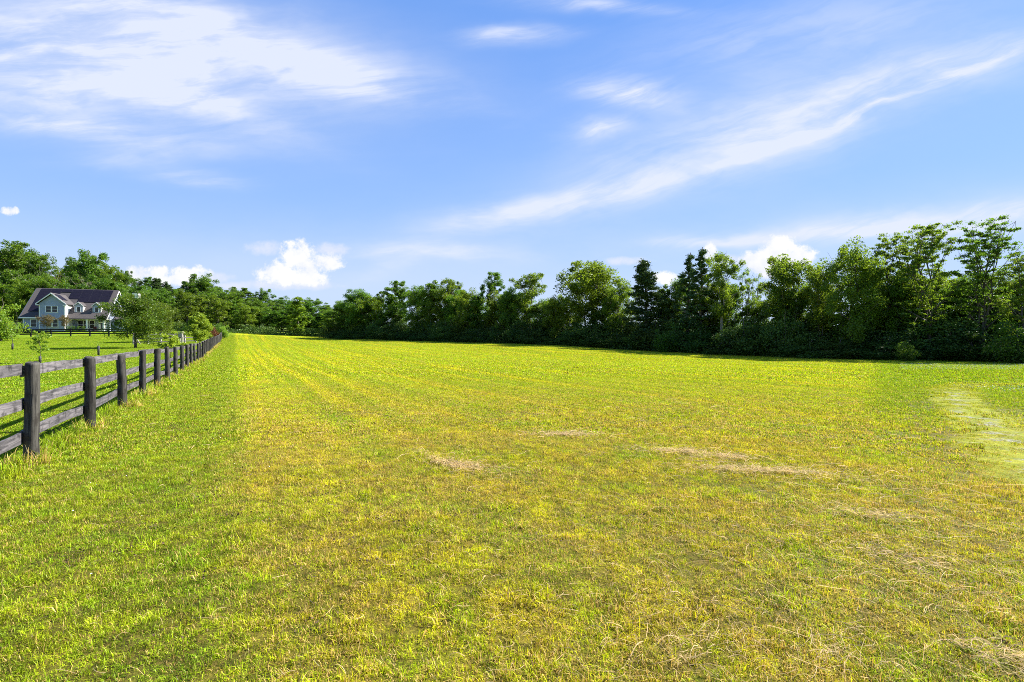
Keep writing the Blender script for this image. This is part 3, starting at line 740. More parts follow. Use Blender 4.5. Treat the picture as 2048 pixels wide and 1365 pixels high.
proto('woodC', 15, 8, 'pyramid', 33, .36, 13000, M['leaf_mid'], M['bark'], base=.08, nclump=110)
proto('woodE', 15, 7.5, 'pyramid', 35, .34, 16000, M['leaf_sunny'], M['bark'], base=.06, nclump=120)
proto('woodD', 15, 9, 'open', 34, .36, 9500, M['leaf_mid'], M['bark_grey'], base=.18, nclump=90)

def tree(key, x, y, H, Wd, label, group=None, rz=0.0, name='tree', cat='tree', sink=0.0):
    tm, cm, h0, w0 = PROTO[key]
    e = empty(name, (x, y, zf(x, y) - sink), rz); e.scale = (Wd / w0, Wd / w0, H / h0)
    mobj('trunk' if cat == 'tree' else 'stems', tm, e); mobj('crown' if cat == 'tree' else 'foliage', cm, e)
    tag(e, label, cat, group)
    return e

# hedgerow: plan line of the tree row, from the right to the far end
ROW = [(2140, 36.5), (2048, 39), (1700, 46), (1400, 58), (1170, 70), (980, 84), (720, 108), (640, 118)]
def row_at(px, back=0.0):
    y = float(np.interp(px, [p[0] for p in ROW][::-1], [p[1] for p in ROW][::-1])) + back
    return (px - 1024) / 1000 * y, y
rngR = random.Random(4)
def row_tree(key, px, top, wpx, back, label, name='deciduous_tree'):
    x, y = row_at(px, back); zg = zf(x, y)
    H = CAMZ + (682 - top) / 1000 * y - zg; Wd = wpx / 1000 * y
    return tree(key, x, y, H * (.945 if 'layer' in key else 1.02), Wd, label, None, rngR.random() * 6.28, name)
G1 = 'trees of the long hedgerow'
for a in (
 ('broadA', 722, 583, 78, 3, 'dull blue-green round tree at the far end of the hedgerow'),
 ('openB', 762, 588, 44, 6, 'slim tree just right of the far end tree of the hedgerow'),
 ('openB', 800, 568, 62, 4, 'loose crowned tree with sky holes beside the far end tree'),
 ('broadC', 866, 561, 78, 3, 'dense dome topped tree standing highest in the far half of the hedgerow'),
 ('openA', 905, 563, 50, 5, 'lighter tree close against the dense dome topped tree'),
 ('broadB', 936, 584, 62, 1, 'low yellow-green tree left of the tall slim one'),
 ('openB', 984, 552, 54, 3, 'tall slim tree with a small round head above its neighbours'),
 ('broadA', 1018, 580, 54, 1, 'bushy bright tree right of the tall slim one'),
 ('openA', 1060, 552, 78, 3, 'yellowish open tree whose pale stems show below the crown'),
 ('broadB', 1108, 598, 56, 0, 'low dense tree at the foot of the umbrella shaped tree'),
 ('umbrella', 1178, 529, 140, 3, 'wide umbrella shaped tree with flat spreading top'),
 ('cedarA', 1292, 517, 122, 1, 'dark pointed cedar standing alone right of the umbrella tree'),
 ('cedarB', 1376, 500, 78, 2, 'thin left one of the twin tall cedars'),
 ('cedarB', 1402, 489, 84, 1, 'taller right one of the twin tall cedars'),
 ('openA', 1442, 518, 82, 0, 'sunlit yellow-green tree leaning on the twin cedars'),
 ('thin', 1492, 540, 46, 3, 'nearly bare multi-stemmed tree in the hedgerow gap'),
 ('thin', 1512, 552, 40, 5, 'small thin tree behind the nearly bare one'),
 ('umbrellaB', 1572, 524, 120, 2, 'flat topped spreading tree right of the thin gap trees'),
 ('umbrellaB', 1640, 540, 80, 1, 'shorter flat topped tree next to the dense bright tree'),
 ('broadB', 1702, 496, 112, 0, 'dense bright green tree with rounded top left of the tallest pair'),
 ('layerA', 1790, 456, 96, 2, 'feathery tree with stepped sprays left of the tallest two'),
 ('layerA', 1862, 436, 122, 0, 'tall feathery tree with open branches, left of the tallest pair'),
 ('layerB', 1966, 432, 128, 0, 'tall feathery tree, right of the tallest pair'),
 ('layerA', 2052, 500, 100, 0, 'warm green tree cut by the right edge of the picture'),
 ('layerB', 2130, 470, 110, 2, 'tree standing beyond the right end of the hedgerow')):
    k, px, top, wpx, back, lab = a
    nm = 'cedar_tree' if 'cedar' in k else 'deciduous_tree'
    row_tree(k, px, top, wpx, back, lab, nm)['group'] = G1
    if px > 1540 and k != 'thin':
        pass
# filler trees of the second line
for i, (px, top, k) in enumerate(((690, 600, 'broadA'), (745, 592, 'broadB'), (784, 584, 'broadC'), (836, 574, 'broadA'), (888, 574, 'broadB'), (922, 582, 'broadA'), (958, 582, 'broadC'), (1000, 584, 'broadB'), (1036, 586, 'broadA'), (1088, 600, 'broadA'), (1130, 588, 'broadB'), (1215, 580, 'broadA'), (1245, 566, 'broadB'), (1330, 566, 'broadC'), (1360, 556, 'broadA'), (1425, 566, 'broadB'), (1462, 572, 'broadA'), (1540, 592, 'broadB'), (1600, 574, 'broadA'), (1655, 566, 'broadC'), (1742, 528, 'broadA'), (1792, 540, 'broadB'), (1832, 548, 'broadA'), (1885, 545, 'broadB'), (1925, 556, 'broadA'), (1985, 545, 'broadB'), (2040, 552, 'broadA'))):
    row_tree(k, px, top + 4, 74 if px < 1500 else 92, 2.5 + (i % 3), '@fill')['group'] = 'lower filler trees of the hedgerow'
G2 = 'dark shrubs along the foot of the hedgerow'
px = 2125
i = 0
while px > 662:
    x, y = row_at(px, -1.2 + rngR.random() * 1.5)
    near = y < 62
    H = (2.2 + 3.4 * rngR.random() ** 1.4) * (1.0 if near else .95); Wd = 5.0 + 1.8 * rngR.random()
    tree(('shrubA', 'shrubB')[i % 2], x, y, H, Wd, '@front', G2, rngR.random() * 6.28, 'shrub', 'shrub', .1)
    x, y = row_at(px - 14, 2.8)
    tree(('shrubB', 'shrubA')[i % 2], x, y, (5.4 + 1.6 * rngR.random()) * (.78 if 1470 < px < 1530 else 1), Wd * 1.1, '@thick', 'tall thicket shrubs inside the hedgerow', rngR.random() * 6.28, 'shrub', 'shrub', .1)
    px -= Wd * .60 / y * 1000 * .72; i += 1
for px, h, lab in ((2036, 3.4, 'silvery leafed bush at the right edge under the hedgerow'), (1812, 1.7, 'small sunlit bush poking from the dark hedgerow foot'), (1330, 2.8, 'pale leafed bush below the pointed cedar')):
    x, y = row_at(px, -3.2); tree('shrubC', x, y, h, h * 1.15, lab, None, px, 'bush', 'bush')

# ---- woods on the rise at the left and far side
SKY = [(-60, 500), (0, 500), (30, 497), (70, 512), (95, 540), (120, 536), (150, 525), (190, 517), (230, 540), (260, 556), (310, 558), (345, 566), (380, 560), (405, 557), (440, 572), (500, 575), (545, 590), (600, 592), (650, 604), (700, 612), (740, 622)]
def skyl(px): return float(np.interp(px, [p[0] for p in SKY], [p[1] for p in SKY]))
def wood_tree(key, px, top, y, wpx, label, group, name='deciduous_tree'):
    x = (px - 1024) / 1000 * y; H = CAMZ + (682 - top) / 1000 * y - zf(x, y)
    return tree(key, x, y, max(H, 4.0) * 1.07, 1.12 * wpx / 1000 * y, label, group, rngR.random() * 6.28, name, 'tree')
# named ones
for a in (
 ('woodA', 26, 496, 150, 92, 'massive round crowned tree on the far left skyline'),
 ('woodD', 82, 517, 152, 44, 'slim tree between the massive left tree and the peak behind the house'),
 ('woodC', 145, 524, 150, 50, 'tree above the middle of the house roof with a split top'),
 ('woodA', 186, 515, 148, 74, 'tall peaked tree on the skyline above the right end of the house'),
 ('woodB', 222, 540, 146, 50, 'tree leaning off the tall peak towards the chimney'),
 ('woodD', 250, 549, 150, 34, 'small round topped tree behind the white chimney'),
 ('pine', 310, 556, 158, 34, 'pointed pine rising from the skyline right of the chimney'),
 ('pine', 331, 563, 160, 28, 'smaller pine beside the pointed skyline pine'),
 ('woodA', 402, 556, 158, 58, 'full tree forming the hump of the skyline above the leafy lawn tree'),
 ('woodE', 596, 594, 126, 46, 'bright sunlit column shaped tree at the far edge of the field'),
 ('woodE', 655, 628, 126, 40, 'low rounded tree at the field edge just left of the hedgerow end'),
 ('woodB', 398, 600, 138, 62, 'broad olive tree in the wood behind the leafy lawn tree'),
 ('woodA', 462, 585, 140, 56, 'dark full tree above the end of the board fence')):
    k, px, top, y, wpx, lab = a
    wood_tree(k, px, top, y, wpx, lab, 'prominent trees of the wood', 'pine_tree' if k == 'pine' else 'deciduous_tree')
WL = {0: ('@house', 'woodland trees behind the house'),
      1: ('@garden', 'woodland trees behind the garden'),
      2: ('@field', 'woodland trees at the far end of the field')}
keys = ['woodA', 'woodB', 'woodC', 'woodD', 'woodA', 'woodC', 'pine']
px = -30
while px < 735:          # skyline row
    b = 0 if px < 235 else (1 if px < 440 else 2); k = rngR.choice(keys)
    wood_tree(k, px, skyl(px) + rngR.uniform(-3, 16), rngR.uniform(154, 176), rngR.uniform(30, 48) * (1.2 if px < 240 else 1), *WL[b], 'pine_tree' if k == 'pine' else 'deciduous_tree')
    px += rngR.uniform(13, 22)
for k_, px_ in enumerate(range(-640, -60, 52)):          # the wood goes on beyond the left edge
    wood_tree(keys[k_ % 6], px_, 500 + 10 * (k_ % 3), 150 - 4 * (k_ % 2), 84, *WL[0])
px = -20
while px < 715:          # middle row
    b = 0 if px < 235 else (1 if px < 440 else 2); s_ = skyl(px); k = rngR.choice(keys[:-1])
    wood_tree(k, px, s_ + (640 - s_) * .33 + rngR.uniform(-8, 8), rngR.uniform(140, 148), rngR.uniform(42, 60), *WL[b])
    px += rngR.uniform(24, 36)
px = -10
while px < 700:          # edge row
    b = 0 if px < 235 else (1 if px < 440 else 2); s_ = skyl(px); k = rngR.choice(['woodB', 'woodA', 'woodC'])
    if b == 0: wood_tree(k, px, 566 + rngR.uniform(-10, 12), rngR.uniform(130, 136), rngR.uniform(46, 60), *WL[b])
    else: wood_tree(k, px, s_ + (655 - s_) * rngR.uniform(.22, .55), rngR.uniform(128, 136), rngR.uniform(40, 56), *WL[b])
    px += rngR.uniform(24, 34)
def undergrowth(name, pts, n, hgt, sz, lm, seed):
    r = np.random.default_rng(seed); p = np.array(pts); seg = np.hypot(*np.diff(p, axis=0).T); cs = np.concatenate([[0], np.cumsum(seg)])
    t = r.random(n) * cs[-1]; x = np.interp(t, cs, p[:, 0]) + r.normal(0, 1.3, n); y = np.interp(t, cs, p[:, 1]) + r.normal(0, 1.3, n)
    hh = hgt * (.55 + .45 * np.sin(t * .9 + 2 * np.sin(t * .37))) 
    z = zt(x, y) + hh * r.random(n) ** .8
    V, F = diamonds(np.stack([x, y, z], -1), r.normal(0, 1, (n, 3)), sz * (.6 + .8 * r.random(n)), r, .6, r.normal(0, .8, (n, 3)) + [0, 0, .8])
    tint = np.clip(.5 + .35 * np.sin(t * 1.3) + r.normal(0, .15, n), 0, 1)
    tag(mobj(name, np_mesh(name, V, F, lm, attrs={'tint': np.repeat(tint, 4)})), kind='stuff')
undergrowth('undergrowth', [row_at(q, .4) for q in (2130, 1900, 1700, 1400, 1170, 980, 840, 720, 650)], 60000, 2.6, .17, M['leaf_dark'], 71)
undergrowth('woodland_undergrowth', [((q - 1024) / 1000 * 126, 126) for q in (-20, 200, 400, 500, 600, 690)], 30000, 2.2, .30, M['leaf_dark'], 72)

# ---- garden and lawn trees
proto('apple', 6.7, 9.0, 'round', 41, .20, 26000, M['leaf_olive'], M['bark'], base=.20, nclump=120, tr=.16)
proto('lawn', 4.4, 4.2, 'pyramid', 42, .18, 13000, M['leaf_bright'], M['bark'], base=.14, tr=.05)
proto('sapling', 2.2, 1.4, 'round', 43, .12, 1500, M['leaf_bright'], M['bark'], base=.32, nclump=34, tr=.022)
proto('saplingB', 1.9, 1.1, 'round', 44, .12, 1300, M['leaf_bright'], M['bark'], base=.45, nclump=26, tr=.018)
proto('twig', 1.6, .7, 'open', 45, .07, 170, M['leaf_bright'], M['bark'], base=.55, nclump=12, tr=.012)
proto('myrtle', 3.6, 3.4, 'umbrella', 46, .12, 5200, M['leaf_rust'], M['bark_grey'], base=.42, stems=4, tr=.05)
proto('flowerbush', 1.2, 1.6, 'shrub', 47, .10, 1500, M['leaf_mid'], M['bark'])
proto('redbush', 2.4, 2.4, 'shrub', 48, .13, 2600, M['leaf_red'], M['bark'])
proto('brightbush', 3.0, 2.8, 'shrub', 49, .14, 3600, M['leaf_bright'], M['bark'])
proto('bare', 12, 7, 'open', 50, .20, 500, M['leaf_rust'], M['bark_grey'], base=.15, nclump=90, stems=3)
def at(px, y): return (px - 1024) / 1000 * y, y
def garden_tree(key, px, y, H, Wd, label, name='tree', cat='tree', rz=0.0, group=None):
    x, y = at(px, y); return tree(key, x, y, H, Wd, label, group, rz, name, cat)
garden_tree('apple', 271, 62, 6.2, 7.7, 'spreading olive green tree with a dark trunk on the lawn before the house', rz=.6)
garden_tree('apple', 322, 84, 6.0, 5.5, 'rounded tree peeping out behind the spreading lawn tree', rz=2.6)
garden_tree('lawn', 398, 70, 4.6, 4.3, 'bright green lopsided tree beside the board fence')
garden_tree('brightbush', 2, 84, 8.6, 6.0, 'yellow-green bushy tree at the left edge beside the house', rz=1)
garden_tree('brightbush', 448, 100, 3.6, 2.4, 'bright green bush at the far end of the board fence', 'bush', 'bush', 1)
garden_tree('shrubC', 438, 102, 3.2, 2.6, 'dark green bush just left of the bright bush at the fence end', 'bush', 'bush', 1)
garden_tree('redbush', 428, 96, 3.0, 2.2, 'dark red leafed bush near the far end of the board fence', 'bush', 'bush', 1)
garden_tree('brightbush', 340, 92, 3.0, 3.6, 'low light green bush behind the garden fence', 'bush', 'bush', 2)
garden_tree('myrtle', 92, 105.5, 3.7, 3.6, 'rusty crowned small tree between the two ground floor windows', 'ornamental_tree')
garden_tree('myrtle', 130, 107, 3.6, 2.4, 'narrower rusty crowned small tree by the white corner of the house', 'ornamental_tree', rz=2)
garden_tree('bare', 120, 138, 15, 7, 'grey half bare tree standing just behind the house roof', 'bare_tree')
garden_tree('bare', 168, 139, 14, 7, 'thinner grey half bare tree behind the roof, right of the other', 'bare_tree', rz=2)
garden_tree('shrubB', 51, 104.5, 1.9, 1.8, 'dark round bush at the left corner of the house', 'bush', 'bush', 2)
garden_tree('shrubB', 24, 104, 2.2, 4.0, 'wide dark bush left of the house corner', 'bush', 'bush', 1)
garden_tree('shrubB', 75, 105.5, 1.0, 4.0, 'low dark bush under the left ground floor window', 'bush', 'bush', 1)

# young trees on the lawn, two of them in dark guards
M['guard'] = mat('tree_guard', (0.02, 0.02, 0.022), 0.6, ((0.05, 0.05, 0.05), 8))
def young(key, px, y, H, Wd, guard, tilt, label, tw=0.0):
    e = garden_tree(key, px, y, H, Wd, label, 'sapling', 'sapling', rz=px)
    if guard:
        s = H / PROTO[key][2]; wx = Wd / PROTO[key][3]
        mb = MB(); r_ = guard[1] / wx; h_ = guard[0] / s
        mb.tube([(0, 0, -.05), (tilt * .5, 0, h_ * .5), (tilt, 0, h_)], [r_, r_ * 1.02, r_], 12)
        mb.obj('trunk_guard', M['guard'], e)
    return e
young('twig', 25, 56, 1.9, 1.1, (.70, .09), 0, 'tiny sapling in a black guard, farthest left on the lawn')
young('sapling', 80, 34, 2.25, 1.15, (.50, .075), 0, 'leafy sapling showing above the first board fence panel')
young('twig', 197, 46, 1.15, .4, (.85, .085), -.12, 'leaning black tree guard with only a few leaves on top')
young('saplingB', 341, 27.5, 2.0, 1.15, None, 0, 'light green sapling showing over the distant fence posts')

# ------------------------------------------------------------------ board fence
def wood_mat(name, c1, c2, c3, along='x'):
    m = bpy.data.materials.new(name); m.use_nodes = True; t = NT(m.node_tree)
    b = m.node_tree.nodes['Principled BSDF']; b.inputs['Roughness'].default_value = 0.8; b.inputs['Specular IOR Level'].default_value = .25
    tc = t.new('ShaderNodeTexCoord').outputs['Object']; rnd = t.new('ShaderNodeObjectInfo').outputs['Random']
    x, y, z = t.sep(tc)
    sc_ = (0.8, 9, 14) if along == 'x' else (12, 12, .9)
    v = t.vec(t.m('ADD', t.m('MULTIPLY', x, sc_[0]), t.m('MULTIPLY', rnd, 37.0)), t.m('MULTIPLY', y, sc_[1]), t.m('MULTIPLY', z, sc_[2]))
    f = t.noise(v, 2.2, 7, 0.7, 0.6)
    sp = t.noise(t.vec(t.m('ADD', x, t.m('MULTIPLY', rnd, 20.0)), y, z), 5.0, 4, 0.65)
    c = t.mix(t.ss(f, .32, .66), c1, c2)
    c = t.mix(t.m('MULTIPLY', t.ss(sp, .50, .68), .8), c, c3)
    val = t.m('MULTIPLY_ADD', rnd, .4, .8)
    c = t.mix(1.0, c, t.vec(val, val, val), 'MULTIPLY')
    t.put(b.inputs['Base Color'], c)
    bn = t.new('ShaderNodeBump'); bn.inputs['Strength'].default_value = .7; bn.inputs['Distance'].default_value = .008
    t.put(bn.inputs['Height'], f); m.node_tree.links.new(bn.outputs[0], b.inputs['Normal'])
    return m
M['rail'] = wood_mat('weathered_rail', (0.035, 0.033, 0.038), (0.14, 0.128, 0.135), (0.014, 0.013, 0.014))
M['post'] = wood_mat('weathered_post', (0.010, 0.009, 0.008), (0.072, 0.068, 0.058), (0.016, 0.013, 0.010), 'z')
M['blackrail'] = mat('black_fence_paint', (0.006, 0.006, 0.006), 0.7, ((0.012, 0.011, 0.010), 4))
M['greyrail'] = mat('grey_garden_wood', (0.22, 0.20, 0.18), 0.85, ((0.38, 0.35, 0.32), 5))
def post_mesh(H, rad, matx, seed, flat=False):
    r = random.Random(seed); mb = MB(); n = 14; rings = []
    hs = [-.25, .02, .3, .6, .9, H - .03, H]
    wob = [(r.gauss(0, .006), r.gauss(0, .006)) for _ in hs]
    ph = [1 + r.gauss(0, .035) for _ in range(n)]
    for k, h in enumerate(hs):
        i = len(mb.v); rr = rad * (1.04 - .08 * h / H) * (.93 if k == len(hs) - 1 else 1)
        for q in range(n):
            t = 2 * math.pi * q / n; a = rr * ph[q]
            mb.v.append((wob[k][0] + a * math.cos(t), wob[k][1] + a * math.sin(t), h + (r.gauss(0, .004) if k == len(hs) - 1 else 0) + (.012 * math.cos(t + seed) if k >= len(hs) - 2 else 0)))
        rings.append(i)
    for k in range(len(rings) - 1):
        for q in range(n):
            j = (q + 1) % n; mb.f.append([rings[k] + q, rings[k] + j, rings[k + 1] + j, rings[k + 1] + q]); mb.sm.append(True)
    mb.f.append([rings[-1] + q for q in range(n)]); mb.sm.append(False)
    return mb.mesh('post', matx)
def rail_mesh(L, hgt, th, matx, seed):
    r = random.Random(seed); n = 9; mb = MB(); base = []
    bow = r.gauss(0, .012)
    for k in range(n):
        x = L * k / (n - 1); dz_ = bow * math.sin(math.pi * k / (n - 1)) + r.gauss(0, .002); w_ = hgt * (1 + r.gauss(0, .02)); dyy = r.gauss(0, .002)
        i = len(mb.v); base.append(i)
        mb.v += [(x, -th / 2 + dyy, dz_ - w_ / 2), (x, th / 2 + dyy, dz_ - w_ / 2), (x, th / 2 + dyy, dz_ + w_ / 2), (x, -th / 2 + dyy, dz_ + w_ / 2)]
    for a, b in zip(base[:-1], base[1:]):
        for q in range(4):
            j = (q + 1) % 4; mb.f.append([a + q, a + j, b + j, b + q]); mb.sm.append(False)
    mb.f.append([base[0] + q for q in (3, 2, 1, 0)]); mb.f.append([base[-1] + q for q in range(4)]); mb.sm += [False, False]
    return mb.mesh('rail', matx)
def make_fence():
    sp = 2.66; ys = [6.63 + sp * k for k in range(-2, 41)]
    pts = [(-2.70 - .553 * y, y) for y in ys]
    x0, y0 = pts[0]
    root = empty('board_fence', (x0, y0, zf(x0, y0)))
    tag(root, 'long weathered grey three-board fence with round dark posts running up the left of the field', 'fence')
    rr = random.Random(9)
    pm = [post_mesh(1.31, .084, M['post'], s) for s in range(5)]; L = math.hypot(sp, sp * .553)
    rm = [rail_mesh(L, .145, .03, M['rail'], s) for s in range(6)]
    yaw = math.atan2(1.0, -.553); nrm = Vector((-math.sin(yaw), math.cos(yaw)))  # left side of the fence
    gz0 = zf(x0, y0); H = []
    for i, (x, y) in enumerate(pts):
        o = mobj('post', pm[i % 5], root); h = 1 + rr.gauss(0, .018)
        o.location = (x - x0, y - y0, zf(x, y) - gz0); o.rotation_euler = (rr.gauss(0, .018), rr.gauss(0, .020), rr.random() * 6.28); o.scale = (1 + rr.gauss(0, .05),) * 2 + (h,)
    rest = []
    for i in range(len(pts) - 1):
        (xa, ya), (xb, yb) = pts[i], pts[i + 1]; za, zb = zf(xa, ya), zf(xb, yb)
        for q, hh in enumerate((1.215, .765, .335)):
            off = nrm * .102
            jz = rr.gauss(0, .014); pitch = math.atan2(zb - za, L)
            loc = Vector((xa + off.x - x0, ya + off.y - y0, za + hh + jz - gz0))
            if i < 33:
                o = mobj('rail', rm[(i * 3 + q) % 6], root); o.location = loc; o.rotation_euler = (rr.gauss(0, .01), -pitch + rr.gauss(0, .004), yaw); o.scale = (.995, 1, 1)
            else:
                rest.append((loc, pitch))
    mb = MB()
    for loc, pitch in rest:
        Mx = Matrix.Translation(loc) @ Matrix.Rotation(yaw, 4, 'Z') @ Matrix.Rotation(-pitch, 4, 'Y')
        mb.box(0, L * .995, -.015, .015, -.072, .072, Mx)
    tag(mb.obj('rail', M['rail'], root), kind='stuff')
    return pts
FP = make_fence()
def small_fence(name, label, pts, H, rails, rt, mp, mr, prad, round_=False, brace=None):
    x0, y0 = pts[0]; g0 = zf(x0, y0); root = empty(name, (x0, y0, g0)); tag(root, label, 'fence')
    for x, y in pts:
        mb = MB(); mb.box(-prad, prad, -prad, prad, -.2, H)
        mb.obj('post', mp, root, (x - x0, y - y0, zf(x, y) - g0))
    for (xa, ya), (xb, yb) in zip(pts[:-1], pts[1:]):
        za, zb = zf(xa, ya) - g0, zf(xb, yb) - g0; yaw = math.atan2(yb - ya, xb - xa); L = math.hypot(xb - xa, yb - ya); pit = math.atan2(zb - za, L)
        for h in rails:
            mb = MB(); Mx = Matrix.Rotation(yaw, 4, 'Z') @ Matrix.Rotation(-pit, 4, 'Y')
            mb.box(0, L, -prad - .028, -prad - .003, -rt / 2, rt / 2, Mx)
            mb.obj('rail', mr, root, (xa - x0, ya - y0, za + h))
    return root
bf = [(-95.5 + .94 * 3.0 * k - 3, 91.5 + .342 * 3.0 * k - 1) for k in range(0, 10)]
small_fence('paddock_fence', 'black three-rail fence crossing the lawn in front of the house', bf, 1.45, (1.30, .90, .50), .22, M['blackrail'], M['blackrail'], .09)
gf = [at(267, 76), at(296, 77), at(322, 78.5), at(346, 80), at(370, 82), at(392, 84)]
gr_ = small_fence('garden_fence', 'light grey rail fence round the garden behind the spreading tree', gf, 1.62, (1.45, .85, .3), .14, M['greyrail'], M['rail'], .085)
mb = MB(); mb.tube([(.1, .05, 1.4), (1.05, -.05, .05)], .07, 6); mb.obj('brace', M['greyrail'], gr_)
# slab topped stand in the garden
x, y = at(362, 81); e = empty('garden_stand', (x, y, zf(x, y))); tag(e, 'small pale flat topped garden stand behind the grey rail fence', 'garden stand')
mb = MB(); mb.box(-.42, .42, -.3, .3, 1.72, 1.84); mb.obj('top', M['greyrail'], e)
mb = MB()
for sx in (-.28, .20):
    mb.box(sx, sx + .1, -.22, -.12, 0, 1.72); mb.box(sx, sx + .1, .12, .22, 0, 1.72)
mb.obj('legs', M['greyrail'], e)
mb = MB(); mb.box(-.30, .30, -.235, .235, 1.0, 1.5); mb.obj('box', M['greyrail'], e)

# weeds at the fence foot
def weeds():
    r = np.random.default_rng(8); Vs, Fs, o, T = [], [], 0, []
    for (x, y) in FP[1:30]:
        n = int(150 + 120 * r.random()); V, F, ti, up = blades(n, .32, .07, .30, .005 + y * .0004, int(r.integers(1e6)), lean=.5)
        V = V + [x + .03, y, 0]; V[:, 2] += zt(V[:, 0], V[:, 1]); Vs.append(V); Fs.append(F + o); o += len(V); T.append(np.full(len(ti), 0) + np.where(r.random(len(ti) // 6).repeat(6) < .5, .01, ti))
    t = r.random(700); k = (t * 13).astype(int)
    for q in range(240):
        i = int(r.integers(1, 14)); f = r.random(); x = FP[i][0] * (1 - f) + FP[i + 1][0] * f + r.normal(-.05, .12); y = FP[i][1] * (1 - f) + FP[i + 1][1] * f
        n = 34; V, F, ti, up = blades(n, .12, .06, .24, .005 + y * .0004, int(r.integers(1e6)), lean=.5)
        V = V + [x, y, 0]; V[:, 2] += zt(V[:, 0], V[:, 1]); Vs.append(V); Fs.append(F + o); o += len(V); T.append(ti)
    V = np.concatenate(Vs)
    tag(mobj('weeds', np_mesh('weeds', V, np.concatenate(Fs), M['grass'], attrs={'tint': np.concatenate(T), 'up': np.zeros(len(V))})), kind='stuff')
weeds()
def clover():
    r = np.random.default_rng(12); n = 2600
    px = 1800 + 270 * r.random(n); y = 26 + 8 * r.random(n) ** 1.0; x = (px - 1024) / 1000 * y
    a = r.random(900) * 6; x2 = 14.5 + 6 * r.random(900); y2 = 13.5 + r.random(900) * 3.6
    x3 = -24 - 20 * r.random(200); y3 = 24 + 24 * r.random(200)
    x4 = -4.2 + r.normal(0, .8, 70) ; y4 = 3 + 5 * r.random(70)
    x = np.concatenate([x, x2, x3, x4]); y = np.concatenate([y, y2, y3, y4])
    n = len(x); c = np.stack([x, y, zt(x, y) + .09 + .03 * r.random(n)], -1)
    V, F = diamonds(c, r.normal(0, 1, (n, 3)), np.where(y > 10, .021, .010) * (.6 + .7 * r.random(n)), r, .9)
    m = mat('clover_flower', (0.75, 0.73, 0.66), 0.8)
    tag(mobj('clover_flowers', np_mesh('clover_flowers', V, F, m)), kind='stuff')
clover()

# ------------------------------------------------------------------ farmhouse
def siding(name, col):
    m = bpy.data.materials.new(name); m.use_nodes = True; t = NT(m.node_tree)
    b = m.node_tree.nodes['Principled BSDF']; b.inputs['Roughness'].default_value = 0.6
    tc = t.new('ShaderNodeTexCoord').outputs['Object']; x, y, z = t.sep(tc)
    f = t.m('FRACT', t.m('MULTIPLY', z, 1 / .18)); 
    c = t.mix(t.ss(t.noise(tc, 1.2, 4), .3, .7), col, tuple(k * .88 for k in col))
    t.put(b.inputs['Base Color'], c)
    bn = t.new('ShaderNodeBump'); bn.inputs['Strength'].default_value = .9; bn.inputs['Distance'].default_value = .03
    t.put(bn.inputs['Height'], t.m('SUBTRACT', 1.0, f)); m.node_tree.links.new(bn.outputs[0], b.inputs['Normal'])
    return m
def shingle():
    m = bpy.data.materials.new('roof_shingles'); m.use_nodes = True; t = NT(m.node_tree)
    b = m.node_tree.nodes['Principled BSDF']; b.inputs['Roughness'].default_value = .85
    tc = t.new('ShaderNodeTexCoord').outputs['Object']; x, y, z = t.sep(tc)
    br = t.new('ShaderNodeTexBrick'); t.put(br.inputs['Vector'], t.vec(x, t.m('MULTIPLY', z, 1.0), 0.0))
    br.inputs['Scale'].default_value = 3.0; br.inputs['Color1'].default_value = (.040, .033, .032, 1); br.inputs['Color2'].default_value = (.070, .059, .057, 1); br.inputs['Mortar'].default_value = (.025, .023, .024, 1)
    br.inputs['Mortar Size'].default_value = .03
    c = t.mix(t.m('MULTIPLY', t.noise(tc, 8, 3), .6), br.outputs[0], (.076, .064, .062))
    t.put(b.inputs['Base Color'], c); return m
M['siding'] = siding('blue_grey_siding', (0.29, 0.335, 0.43))
M['trim'] = mat('white_trim', (0.78, 0.78, 0.76), 0.5, ((0.70, 0.70, 0.69), 2))
M['roof'] = shingle()
M['solar'] = mat('solar_cells', (0.006, 0.005, 0.012), 0.55, ((0.012, 0.010, 0.018), 3), spec=.12)
M['solarframe'] = mat('solar_frame', (0.03, 0.03, 0.035), .4)
M['glass'] = mat('window_glass', (0.012, 0.014, 0.014), 0.08, ((0.035, 0.04, 0.03), 1.5), spec=.35)
M['porchfloor'] = mat('porch_floor', (0.35, 0.34, 0.33), .8, ((0.45, 0.44, 0.42), 2))
M['dark'] = mat('dark_red_paint', (0.08, 0.02, 0.015), .5)
M['door'] = mat('door_paint', (0.62, 0.63, 0.63), .5)
